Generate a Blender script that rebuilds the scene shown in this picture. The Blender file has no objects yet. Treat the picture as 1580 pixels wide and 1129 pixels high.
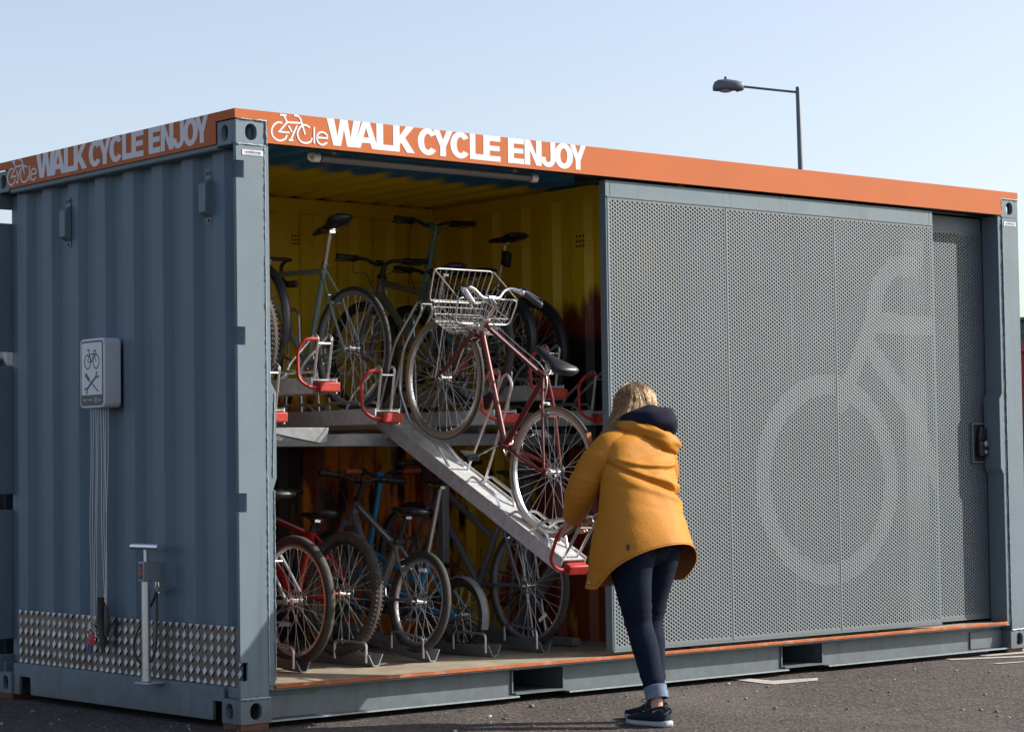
import bpy, bmesh, math, random
import numpy as np
from mathutils import Vector, Matrix, Euler, noise as mnoise

random.seed(7); np.random.seed(7)
R = math.radians; PI = math.pi; sin = math.sin; cos = math.cos
SC = bpy.context.scene; COL = SC.collection
GZ = -0.03                                   # ground level; the container's own feet are at z = 0

# ------------------------------------------------------------------ camera
cam_d = bpy.data.cameras.new('camera'); cam = bpy.data.objects.new('camera', cam_d); COL.objects.link(cam)
cam.location = (-6.0117, -9.1292, 1.1960)
cam.rotation_euler = (1.6161, 0.0143, -0.7020)
cam_d.sensor_width = 36.0; cam_d.lens = 79.94; cam_d.clip_start = 0.1; cam_d.clip_end = 6000
cam_d.dof.use_dof = True; cam_d.dof.focus_distance = 11.6; cam_d.dof.aperture_fstop = 32.0
SC.camera = cam

# ------------------------------------------------------------------ sky and sun
SUN_AZ, SUN_EL = R(30), R(31)                # azimuth measured from +X towards -Y
sd = Vector((cos(SUN_AZ)*cos(SUN_EL), -sin(SUN_AZ)*cos(SUN_EL), sin(SUN_EL)))
W = bpy.data.worlds.new('World'); SC.world = W; W.use_nodes = True
nt = W.node_tree; nt.nodes.clear()
o_ = nt.nodes.new('ShaderNodeOutputWorld'); bg = nt.nodes.new('ShaderNodeBackground'); sk = nt.nodes.new('ShaderNodeTexSky')
sk.sky_type = 'NISHITA'; sk.sun_disc = False; sk.sun_elevation = SUN_EL
sk.sun_rotation = math.atan2(sd.x, sd.y); sk.altitude = 20; sk.air_density = 0.95; sk.dust_density = 1.9; sk.ozone_density = 0.5
bg.inputs['Strength'].default_value = 0.127
hs_ = nt.nodes.new('ShaderNodeHueSaturation'); hs_.inputs['Saturation'].default_value = 0.78; hs_.inputs['Hue'].default_value = 0.512     # thin summer haze
nt.links.new(sk.outputs[0], hs_.inputs['Color']); nt.links.new(hs_.outputs[0], bg.inputs[0]); nt.links.new(bg.outputs[0], o_.inputs[0])
sun_d = bpy.data.lights.new('sun', 'SUN'); sun_d.energy = 5.0; sun_d.angle = R(0.53); sun_d.color = (1.0, 0.945, 0.86)
sun = bpy.data.objects.new('sun', sun_d); COL.objects.link(sun); sun.location = sd*40
sun.rotation_euler = sd.to_track_quat('Z', 'Y').to_euler()
SC.view_settings.view_transform = 'Standard'; SC.view_settings.look = 'None'
SC.view_settings.exposure = 0.72; SC.view_settings.gamma = 1.0; SC.view_settings.use_curve_mapping = False
SC.cycles.max_bounces = 8; SC.cycles.diffuse_bounces = 5

# ------------------------------------------------------------------ materials
def mat(name, col, rough=0.5, metal=0.0, var=0.08, vscale=6.0, bump=0.0, bscale=60.0, stain=None, stain_amt=0.0, stain_scale=2.5, coat=0.0, spec=0.5, stretch=None):
    m = bpy.data.materials.new(name); m.use_nodes = True; t = m.node_tree; n = t.nodes; L = t.links
    b = n['Principled BSDF']; b.inputs['Roughness'].default_value = rough; b.inputs['Metallic'].default_value = metal
    b.inputs['Specular IOR Level'].default_value = spec; b.inputs['Coat Weight'].default_value = coat
    tc = n.new('ShaderNodeTexCoord'); src = tc.outputs['Object']
    if stretch:
        mp = n.new('ShaderNodeMapping'); mp.inputs['Scale'].default_value = stretch; L.new(src, mp.inputs[0]); src = mp.outputs[0]
    nz = n.new('ShaderNodeTexNoise'); nz.inputs['Scale'].default_value = vscale; nz.inputs['Detail'].default_value = 6; L.new(src, nz.inputs['Vector'])
    rp = n.new('ShaderNodeValToRGB'); e = rp.color_ramp.elements
    e[0].position = 0.3; e[1].position = 0.7
    e[0].color = tuple(max(0, c*(1-var)) for c in col)+(1,); e[1].color = tuple(min(1, c*(1+var)) for c in col)+(1,)
    L.new(nz.outputs['Fac'], rp.inputs[0]); out = rp.outputs[0]
    if stain:
        n2 = n.new('ShaderNodeTexNoise'); n2.inputs['Scale'].default_value = stain_scale; n2.inputs['Detail'].default_value = 8; n2.inputs['Roughness'].default_value = 0.7
        L.new(src, n2.inputs['Vector'])
        r2 = n.new('ShaderNodeMapRange'); r2.inputs['From Min'].default_value = 0.52; r2.inputs['From Max'].default_value = 0.75
        r2.inputs['To Max'].default_value = stain_amt; L.new(n2.outputs['Fac'], r2.inputs['Value'])
        mx = n.new('ShaderNodeMix'); mx.data_type = 'RGBA'; mx.inputs['B'].default_value = tuple(stain)+(1,)
        L.new(r2.outputs[0], mx.inputs['Factor']); L.new(out, mx.inputs['A']); out = mx.outputs['Result']
    L.new(out, b.inputs['Base Color'])
    rr = n.new('ShaderNodeMapRange'); rr.inputs['To Min'].default_value = max(0.02, rough-0.07); rr.inputs['To Max'].default_value = min(1, rough+0.07)
    L.new(nz.outputs['Fac'], rr.inputs['Value']); L.new(rr.outputs[0], b.inputs['Roughness'])
    if bump:
        n3 = n.new('ShaderNodeTexNoise'); n3.inputs['Scale'].default_value = bscale; n3.inputs['Detail'].default_value = 4; L.new(src, n3.inputs['Vector'])
        bp = n.new('ShaderNodeBump'); bp.inputs['Strength'].default_value = bump; bp.inputs['Distance'].default_value = 0.01
        L.new(n3.outputs['Fac'], bp.inputs['Height']); L.new(bp.outputs[0], b.inputs['Normal'])
    return m

M = {}
BL = (0.122, 0.165, 0.195)
M['blue'] = mat('container_paint', BL, 0.5, 0, 0.07, 3.0, 0.10, 9.0, (0.15, 0.17, 0.18), 0.30, 1.6, spec=0.22)
M['blue_wall'] = mat('shade_toned_corrugated_paint', (0.100, 0.148, 0.192), 0.5, 0, 0.07, 2.0, 0.08, 6.0, (0.10, 0.125, 0.145), 0.35, 1.4, stretch=(1, 1, 0.35), spec=0.2)  # same container paint, with the end wall's shade put into a darker, bluer colour
def weather(m, dirt=(0.075,0.066,0.058), rust=(0.13,0.048,0.018)):
    """rain streaks, scuffs and a few rust freckles on painted steel"""
    t = m.node_tree; n = t.nodes; L = t.links; b = n['Principled BSDF']; src = b.inputs['Base Color'].links[0].from_socket
    tc = n.new('ShaderNodeTexCoord'); mp = n.new('ShaderNodeMapping'); mp.inputs['Scale'].default_value = (14, 14, 0.7); L.new(tc.outputs['Object'], mp.inputs[0])
    a = n.new('ShaderNodeTexNoise'); a.inputs['Scale'].default_value = 1.0; a.inputs['Detail'].default_value = 7; L.new(mp.outputs[0], a.inputs['Vector'])
    r = n.new('ShaderNodeMapRange'); r.inputs['From Min'].default_value = 0.55; r.inputs['From Max'].default_value = 0.80; r.inputs['To Max'].default_value = 0.42; L.new(a.outputs['Fac'], r.inputs['Value'])
    x = n.new('ShaderNodeMix'); x.data_type = 'RGBA'; x.inputs['B'].default_value = dirt+(1,); L.new(r.outputs[0], x.inputs['Factor']); L.new(src, x.inputs['A'])
    c = n.new('ShaderNodeTexNoise'); c.inputs['Scale'].default_value = 38; c.inputs['Detail'].default_value = 6; L.new(tc.outputs['Object'], c.inputs['Vector'])
    q = n.new('ShaderNodeMapRange'); q.inputs['From Min'].default_value = 0.735; q.inputs['From Max'].default_value = 0.78; q.inputs['To Max'].default_value = 0.8; L.new(c.outputs['Fac'], q.inputs['Value'])
    y = n.new('ShaderNodeMix'); y.data_type = 'RGBA'; y.inputs['B'].default_value = rust+(1,); L.new(q.outputs[0], y.inputs['Factor']); L.new(x.outputs['Result'], y.inputs['A'])
    # splash and scuffing near the ground
    sp = n.new('ShaderNodeSeparateXYZ'); L.new(tc.outputs['Object'], sp.inputs[0]); d = n.new('ShaderNodeTexNoise'); d.inputs['Scale'].default_value = 11; d.inputs['Detail'].default_value = 8; L.new(tc.outputs['Object'], d.inputs['Vector'])
    h = n.new('ShaderNodeMath'); h.operation = 'MULTIPLY_ADD'; h.inputs[1].default_value = -0.45; L.new(d.outputs['Fac'], h.inputs[0]); L.new(sp.outputs['Z'], h.inputs[2])
    k = n.new('ShaderNodeMapRange'); k.inputs['From Min'].default_value = 0.0; k.inputs['From Max'].default_value = -0.26; k.inputs['To Max'].default_value = 0.55; L.new(h.outputs[0], k.inputs['Value'])
    z = n.new('ShaderNodeMix'); z.data_type = 'RGBA'; z.inputs['B'].default_value = dirt+(1,); L.new(k.outputs[0], z.inputs['Factor']); L.new(y.outputs['Result'], z.inputs['A'])
    L.new(z.outputs['Result'], b.inputs['Base Color'])
weather(M['blue']); weather(M['blue_wall'])
M['orange'] = mat('orange_paint', (0.385, 0.098, 0.026), 0.55, 0, 0.05, 2.0, 0.05, 8.0, (0.33, 0.085, 0.024), 0.3, 3.0, spec=0.15)
M['vinyl'] = mat('white_vinyl', (0.54, 0.54, 0.57), 0.5, 0, 0.02, spec=0.25)
M['panel'] = mat('perforated_steel_paint', (0.130, 0.153, 0.167), 0.45, 0.0, 0.06, 1.5, 0, 30, (0.104, 0.125, 0.140), 0.5, 1.1, spec=0.22)
M['sill'] = mat('worn_orange_sill', (0.34, 0.090, 0.028), 0.55, 0, 0.15, 14, 0.1, 40, (0.36, 0.33, 0.30), 0.75, 7, spec=0.2)
M['weld'] = mat('weld_bead_paint', (0.22, 0.27, 0.30), 0.4, 0, 0.15, 40)
M['galv'] = mat('galvanised_steel', (0.47, 0.48, 0.49), 0.42, 0.22, 0.16, 30, 0.05, 60, (0.33, 0.34, 0.35), 0.5, 9)
M['gauge_grey'] = mat('light_grey_housing', (0.24, 0.26, 0.28), 0.4, 0.2, 0.06, 9)
M['shade_navy_steel'] = mat('shade_dark_container_blue', (0.020, 0.034, 0.052), 0.6, 0, 0.1, 3)  # shade behind the container put into the colour as dark navy
M['galv_dull'] = mat('dull_galvanised_steel', (0.20, 0.21, 0.22), 0.5, 0.3, 0.16, 25, 0.05, 60, (0.12, 0.12, 0.12), 0.5, 6)
M['spoke'] = mat('spoke_steel', (0.55, 0.55, 0.55), 0.38, 0.5, 0.1)
M['alu'] = mat('aluminium', (0.66, 0.67, 0.69), 0.30, 0.9, 0.05, 20)
M['checker'] = mat('checker_plate_aluminium', (0.20, 0.175, 0.17), 0.30, 0.9, 0.15, 5, 0.03, 80, (0.10, 0.085, 0.08), 0.5, 4)  # dark ground reflection put into the brownish plate colour
M['lozenge'] = mat('sky_bright_lozenges', (0.28, 0.29, 0.31), 0.40, 0.75, 0.3, 7)  # sky reflection put into the paler, bluish lozenge colour
M['chrome'] = mat('chrome', (0.78, 0.78, 0.78), 0.13, 1.0, 0.03)
M['black'] = mat('black_plastic', (0.018, 0.018, 0.019), 0.45, 0, 0.1)
M['dark_metal'] = mat('dark_metal', (0.05, 0.05, 0.055), 0.4, 0.5, 0.1)
M['tyre'] = mat('tyre_rubber', (0.026, 0.025, 0.024), 0.8, 0, 0.2, 30, 0.3, 160, (0.085, 0.075, 0.062), 0.45, 8)
M['tyre_dusty'] = mat('dusty_tyre_rubber', (0.055, 0.048, 0.042), 0.85, 0, 0.25, 30, 0.4, 160, (0.13, 0.11, 0.09), 0.6, 9)
M['gum'] = mat('tan_sidewall', (0.30, 0.19, 0.10), 0.7, 0, 0.12, 20)
M['leather_black'] = mat('black_leather', (0.016, 0.018, 0.024), 0.34, 0, 0.1, 12)
M['red_paint'] = mat('dark_red_frame_paint', (0.130, 0.014, 0.012), 0.36, 0.1, 0.18, 20, coat=0.15)
M['red_bright'] = mat('bright_red_frame_paint', (0.42, 0.016, 0.014), 0.30, 0, 0.08, 20, coat=0.4)
M['red_rubber'] = mat('red_coated_steel', (0.36, 0.024, 0.017), 0.5, 0, 0.22, 24, 0.15, 80, (0.17, 0.02, 0.016), 0.5, 30, spec=0.3)
M['green_frame'] = mat('sage_green_frame_paint', (0.22, 0.29, 0.26), 0.32, 0.1, 0.06, 20, coat=0.3)
M['teal_frame'] = mat('teal_frame_paint', (0.10, 0.22, 0.215), 0.35, 0, 0.06, 20, coat=0.3)
M['olive_frame'] = mat('grey_olive_frame_paint', (0.15, 0.14, 0.11), 0.35, 0.2, 0.06, 20)
M['grey_frame'] = mat('grey_frame_paint', (0.17, 0.175, 0.185), 0.32, 0.4, 0.06, 20, coat=0.3)
M['slate_frame'] = mat('slate_frame_paint', (0.12, 0.135, 0.155), 0.35, 0.2, 0.06, 20, coat=0.3)
M['blue_frame'] = mat('bright_blue_frame_paint', (0.02, 0.22, 0.42), 0.32, 0, 0.06, 20, coat=0.3)
M['silver_frame'] = mat('silver_frame_paint', (0.42, 0.43, 0.45), 0.32, 0.6, 0.05, 20)
M['white_lens'] = mat('clear_reflector', (0.75, 0.75, 0.74), 0.25, 0, 0.05)
M['amber'] = mat('amber_reflector', (0.75, 0.25, 0.03), 0.25, 0, 0.05)
M['cream_paint'] = mat('cream_head_badge_paint', (0.55, 0.49, 0.44), 0.5, 0.2, 0.15, 30)
M['brown_grip'] = mat('brown_grip', (0.12, 0.05, 0.03), 0.6)
M['orange_grip'] = mat('rust_orange_grip', (0.35, 0.08, 0.03), 0.6)
M['tube_white'] = mat('opal_tube', (0.17, 0.16, 0.17), 0.35, 0, 0.03)
M['dark_void'] = mat('void_black', (0.02, 0.022, 0.024), 0.8)  # darkness of voids put into the colour of header, cross members, vent holes
M['sign_white'] = mat('sign_white', (0.50, 0.52, 0.55), 0.35, 0, 0.03)
M['sign_black'] = mat('sign_black', (0.012, 0.014, 0.018), 0.4)
M['cable'] = mat('steel_cable', (0.55, 0.53, 0.52), 0.4, 0.5, 0.1, 80)
M['tool_red'] = mat('red_tool_handle', (0.40, 0.02, 0.03), 0.45)
M['tool_blue'] = mat('blue_tool_handle', (0.02, 0.05, 0.22), 0.45)
M['tool_green'] = mat('green_tool_handle', (0.02, 0.12, 0.06), 0.45)
M['rust'] = mat('rusty_steel', (0.10, 0.042, 0.020), 0.85, 0.1, 0.4, 14, 0.3, 60)
M['sealant'] = mat('rubber_seal', (0.02, 0.021, 0.022), 0.7)
M['lamp_grey'] = mat('lamp_grey_paint', (0.10, 0.115, 0.135), 0.45, 0.2, 0.05)
M['lamp_pole'] = mat('weathered_grey_pole', (0.20, 0.215, 0.235), 0.5, 0.4, 0.08, 2)
M['lamp_lens'] = mat('lamp_lens', (0.28, 0.27, 0.25), 0.25)
M['cont_red'] = mat('red_container_paint', (0.36, 0.026, 0.020), 0.5, 0, 0.08, 2)
M['skip_green'] = mat('dark_green_paint', (0.03, 0.075, 0.05), 0.45, 0, 0.1, 3)
M['wood'] = mat('brown_timber', (0.22, 0.12, 0.06), 0.7, 0, 0.2, 6, 0.2, 30, stretch=(1, 8, 8))
M['road_paint'] = mat('worn_road_paint', (0.36, 0.34, 0.32), 0.8, 0, 0.12, 9, 0.2, 200, (0.08, 0.07, 0.065), 0.85, 22)
# person
M['skin'] = mat('skin', (0.42, 0.235, 0.175), 0.5, 0, 0.05, 12)
M['jacket'] = mat('mustard_raincoat', (0.395, 0.160, 0.016), 0.65, 0, 0.06, 5.0, 0.12, 60, spec=0.18)
M['lining'] = mat('orange_brown_lining', (0.28, 0.095, 0.030), 0.7, 0, 0.06, 8)
M['navy'] = mat('navy_fleece', (0.010, 0.011, 0.025), 0.9, 0, 0.15, 30, 0.3, 220, spec=0.15)
M['jeans'] = mat('dark_blue_denim', (0.007, 0.011, 0.024), 0.9, 0, 0.22, 14, 0.3, 320, (0.013, 0.021, 0.042), 0.6, 5, spec=0.12)
M['cuff'] = mat('pale_denim_cuff', (0.13, 0.175, 0.235), 0.9, 0, 0.18, 40, 0.3, 300, spec=0.1)
M['shoe'] = mat('navy_mesh_shoe', (0.011, 0.017, 0.028), 0.8, 0, 0.2, 60, 0.3, 300, spec=0.2)
M['sole'] = mat('pale_shoe_sole', (0.31, 0.33, 0.36), 0.6, 0, 0.12, 20)
M['hair'] = mat('dark_blonde_hair', (0.30, 0.190, 0.095), 0.38, 0, 0.30, 40, 0, 0, (0.14, 0.082, 0.041), 0.6, 22, stretch=(1, 1, 0.12))
def hair_mat():
    m = bpy.data.materials.new('blonde_hair_strands'); m.use_nodes = True; t = m.node_tree; t.nodes.clear()
    o = t.nodes.new('ShaderNodeOutputMaterial'); h = t.nodes.new('ShaderNodeBsdfHairPrincipled'); h.parametrization = 'COLOR'
    tc = t.nodes.new('ShaderNodeTexCoord'); nz = t.nodes.new('ShaderNodeTexNoise'); nz.inputs['Scale'].default_value = 55; t.links.new(tc.outputs['Object'], nz.inputs['Vector'])
    rp = t.nodes.new('ShaderNodeValToRGB'); e = rp.color_ramp.elements; e[0].position = 0.35; e[1].position = 0.65; e[0].color = (0.045, 0.022, 0.009, 1); e[1].color = (0.17, 0.092, 0.036, 1)
    t.links.new(nz.outputs['Fac'], rp.inputs[0]); t.links.new(rp.outputs[0], h.inputs['Color']); h.inputs['Roughness'].default_value = 0.42; h.inputs['Radial Roughness'].default_value = 0.45
    t.links.new(h.outputs[0], o.inputs['Surface']); return m
M['strands'] = hair_mat()
M['button'] = mat('pale_button', (0.6, 0.55, 0.5), 0.4)

def graffiti(name, axis):
    """yellow paint with dark red, orange and black flame-like spray paint low down (flat paint on the inside walls)"""
    m = bpy.data.materials.new(name); m.use_nodes = True; t = m.node_tree; n = t.nodes; L = t.links
    b = n['Principled BSDF']; b.inputs['Roughness'].default_value = 0.5
    tc = n.new('ShaderNodeTexCoord'); sp = n.new('ShaderNodeSeparateXYZ'); L.new(tc.outputs['Object'], sp.inputs[0])
    mp = n.new('ShaderNodeMapping'); mp.inputs['Scale'].default_value = (3.6, 3.6, 1.15); L.new(tc.outputs['Object'], mp.inputs[0])
    nz = n.new('ShaderNodeTexNoise'); nz.inputs['Scale'].default_value = 1.25; nz.inputs['Detail'].default_value = 5; nz.inputs['Roughness'].default_value = 0.6; nz.inputs['Distortion'].default_value = 0.5
    L.new(mp.outputs[0], nz.inputs['Vector'])
    n2 = n.new('ShaderNodeTexNoise'); n2.inputs['Scale'].default_value = 2.3; n2.inputs['Detail'].default_value = 4
    L.new(mp.outputs[0], n2.inputs['Vector'])
    def math_(op, a, b_=None, v=None):
        q = n.new('ShaderNodeMath'); q.operation = op; L.new(a, q.inputs[0])
        if b_ is not None: L.new(b_, q.inputs[1])
        elif v is not None: q.inputs[1].default_value = v
        return q.outputs[0]
    def smooth(x, lo, hi):
        q = n.new('ShaderNodeMapRange'); q.interpolation_type = 'SMOOTHSTEP'; q.inputs['From Min'].default_value = lo; q.inputs['From Max'].default_value = hi
        L.new(x, q.inputs['Value']); return q.outputs[0]
    def mix(f, a, col):
        q = n.new('ShaderNodeMix'); q.data_type = 'RGBA'; L.new(f, q.inputs['Factor'])
        if isinstance(a, tuple): q.inputs['A'].default_value = a+(1,)
        else: L.new(a, q.inputs['A'])
        q.inputs['B'].default_value = col+(1,); return q.outputs['Result']
    Z = sp.outputs['Z']; amp = math_('MULTIPLY', math_('SUBTRACT', nz.outputs['Fac'], v=0.5), v=1.6); neg = lambda q: math_('MULTIPLY', q, v=-1.0)
    n3 = n.new('ShaderNodeTexNoise'); n3.inputs['Scale'].default_value = 1.1; n3.inputs['Detail'].default_value = 5; n3.inputs['Distortion'].default_value = 0.8; L.new(mp.outputs[0], n3.inputs['Vector'])
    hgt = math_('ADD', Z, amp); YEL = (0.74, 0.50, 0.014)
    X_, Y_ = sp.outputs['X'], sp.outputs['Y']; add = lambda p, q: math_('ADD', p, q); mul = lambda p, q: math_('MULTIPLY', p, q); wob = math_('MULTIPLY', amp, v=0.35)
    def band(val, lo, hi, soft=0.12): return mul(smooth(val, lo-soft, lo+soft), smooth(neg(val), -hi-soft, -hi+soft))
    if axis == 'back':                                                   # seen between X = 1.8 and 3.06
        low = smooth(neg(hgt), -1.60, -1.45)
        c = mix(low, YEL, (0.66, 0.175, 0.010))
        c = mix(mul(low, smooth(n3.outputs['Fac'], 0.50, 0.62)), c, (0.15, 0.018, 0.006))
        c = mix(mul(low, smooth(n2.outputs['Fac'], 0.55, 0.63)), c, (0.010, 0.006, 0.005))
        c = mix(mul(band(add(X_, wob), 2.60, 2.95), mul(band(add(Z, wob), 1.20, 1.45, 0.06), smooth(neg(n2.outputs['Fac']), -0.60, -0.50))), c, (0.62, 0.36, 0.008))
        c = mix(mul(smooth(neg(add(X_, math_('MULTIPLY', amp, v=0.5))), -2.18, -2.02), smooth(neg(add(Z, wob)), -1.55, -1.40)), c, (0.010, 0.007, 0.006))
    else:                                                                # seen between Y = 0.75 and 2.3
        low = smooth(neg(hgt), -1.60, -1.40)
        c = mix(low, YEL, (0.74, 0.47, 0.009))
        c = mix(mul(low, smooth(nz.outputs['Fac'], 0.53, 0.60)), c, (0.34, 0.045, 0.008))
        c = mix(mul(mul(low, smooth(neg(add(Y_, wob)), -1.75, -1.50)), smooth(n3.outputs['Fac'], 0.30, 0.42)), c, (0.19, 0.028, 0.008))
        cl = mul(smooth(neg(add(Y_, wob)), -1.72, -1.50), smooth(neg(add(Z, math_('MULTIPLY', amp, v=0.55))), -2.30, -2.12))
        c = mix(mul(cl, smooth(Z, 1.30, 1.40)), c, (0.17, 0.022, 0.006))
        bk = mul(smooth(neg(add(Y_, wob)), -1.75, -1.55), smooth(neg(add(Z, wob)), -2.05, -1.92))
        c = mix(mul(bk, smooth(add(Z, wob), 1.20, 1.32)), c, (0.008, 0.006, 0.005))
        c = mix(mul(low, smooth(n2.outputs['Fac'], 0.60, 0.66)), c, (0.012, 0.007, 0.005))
    L.new(c, b.inputs['Base Color'])
    return m
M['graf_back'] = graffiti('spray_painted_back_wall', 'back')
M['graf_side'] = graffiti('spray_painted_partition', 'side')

def ceiling_mat():
    m = bpy.data.materials.new('yellow_ceiling_blue_edge'); m.use_nodes = True; t = m.node_tree; n = t.nodes; L = t.links
    b = n['Principled BSDF']; b.inputs['Roughness'].default_value = 0.5
    tc = n.new('ShaderNodeTexCoord'); sp = n.new('ShaderNodeSeparateXYZ'); L.new(tc.outputs['Object'], sp.inputs[0])
    nz = n.new('ShaderNodeTexNoise'); nz.inputs['Scale'].default_value = 5; L.new(tc.outputs['Object'], nz.inputs['Vector'])
    a = n.new('ShaderNodeMath'); a.operation = 'MULTIPLY_ADD'; L.new(nz.outputs['Fac'], a.inputs[0]); a.inputs[1].default_value = 0.35; L.new(sp.outputs['Y'], a.inputs[2])
    r = n.new('ShaderNodeMapRange'); r.interpolation_type = 'SMOOTHSTEP'; r.inputs['From Min'].default_value = 1.36; r.inputs['From Max'].default_value = 1.52; L.new(a.outputs[0], r.inputs['Value'])
    mx = n.new('ShaderNodeMix'); mx.data_type = 'RGBA'; mx.inputs['A'].default_value = (0.02, 0.17, 0.36, 1); mx.inputs['B'].default_value = (0.80, 0.57, 0.014, 1)
    L.new(r.outputs[0], mx.inputs['Factor']); L.new(mx.outputs['Result'], b.inputs['Base Color']); return m
M['ceiling'] = ceiling_mat()

def floor_mat():
    m = bpy.data.materials.new('mesh_faced_plywood'); m.use_nodes = True; t = m.node_tree; n = t.nodes; L = t.links
    b = n['Principled BSDF']; b.inputs['Roughness'].default_value = 0.65
    tc = n.new('ShaderNodeTexCoord')
    w1 = n.new('ShaderNodeTexWave'); w1.wave_type = 'BANDS'; w1.bands_direction = 'X'; w1.inputs['Scale'].default_value = 22; w1.inputs['Distortion'].default_value = 0.4
    w2 = n.new('ShaderNodeTexWave'); w2.wave_type = 'BANDS'; w2.bands_direction = 'Y'; w2.inputs['Scale'].default_value = 22; w2.inputs['Distortion'].default_value = 0.4
    L.new(tc.outputs['Object'], w1.inputs['Vector']); L.new(tc.outputs['Object'], w2.inputs['Vector'])
    mu = n.new('ShaderNodeMath'); mu.operation = 'MULTIPLY'; L.new(w1.outputs['Fac'], mu.inputs[0]); L.new(w2.outputs['Fac'], mu.inputs[1])
    nz = n.new('ShaderNodeTexNoise'); nz.inputs['Scale'].default_value = 7; nz.inputs['Detail'].default_value = 7; L.new(tc.outputs['Object'], nz.inputs['Vector'])
    rp = n.new('ShaderNodeValToRGB'); e = rp.color_ramp.elements; e[0].position = 0.3; e[1].position = 0.72; e[0].color = (0.13, 0.110, 0.085, 1); e[1].color = (0.30, 0.255, 0.19, 1); L.new(nz.outputs['Fac'], rp.inputs[0])
    mx = n.new('ShaderNodeMix'); mx.data_type = 'RGBA'; mx.inputs['B'].default_value = (0.46, 0.39, 0.28, 1)
    L.new(rp.outputs[0], mx.inputs['A']); L.new(mu.outputs[0], mx.inputs['Factor']); L.new(mx.outputs['Result'], b.inputs['Base Color'])
    bp = n.new('ShaderNodeBump'); bp.inputs['Strength'].default_value = 0.5; bp.inputs['Distance'].default_value = 0.004; L.new(mu.outputs[0], bp.inputs['Height']); L.new(bp.outputs[0], b.inputs['Normal'])
    return m
M['floor'] = floor_mat()

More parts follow.
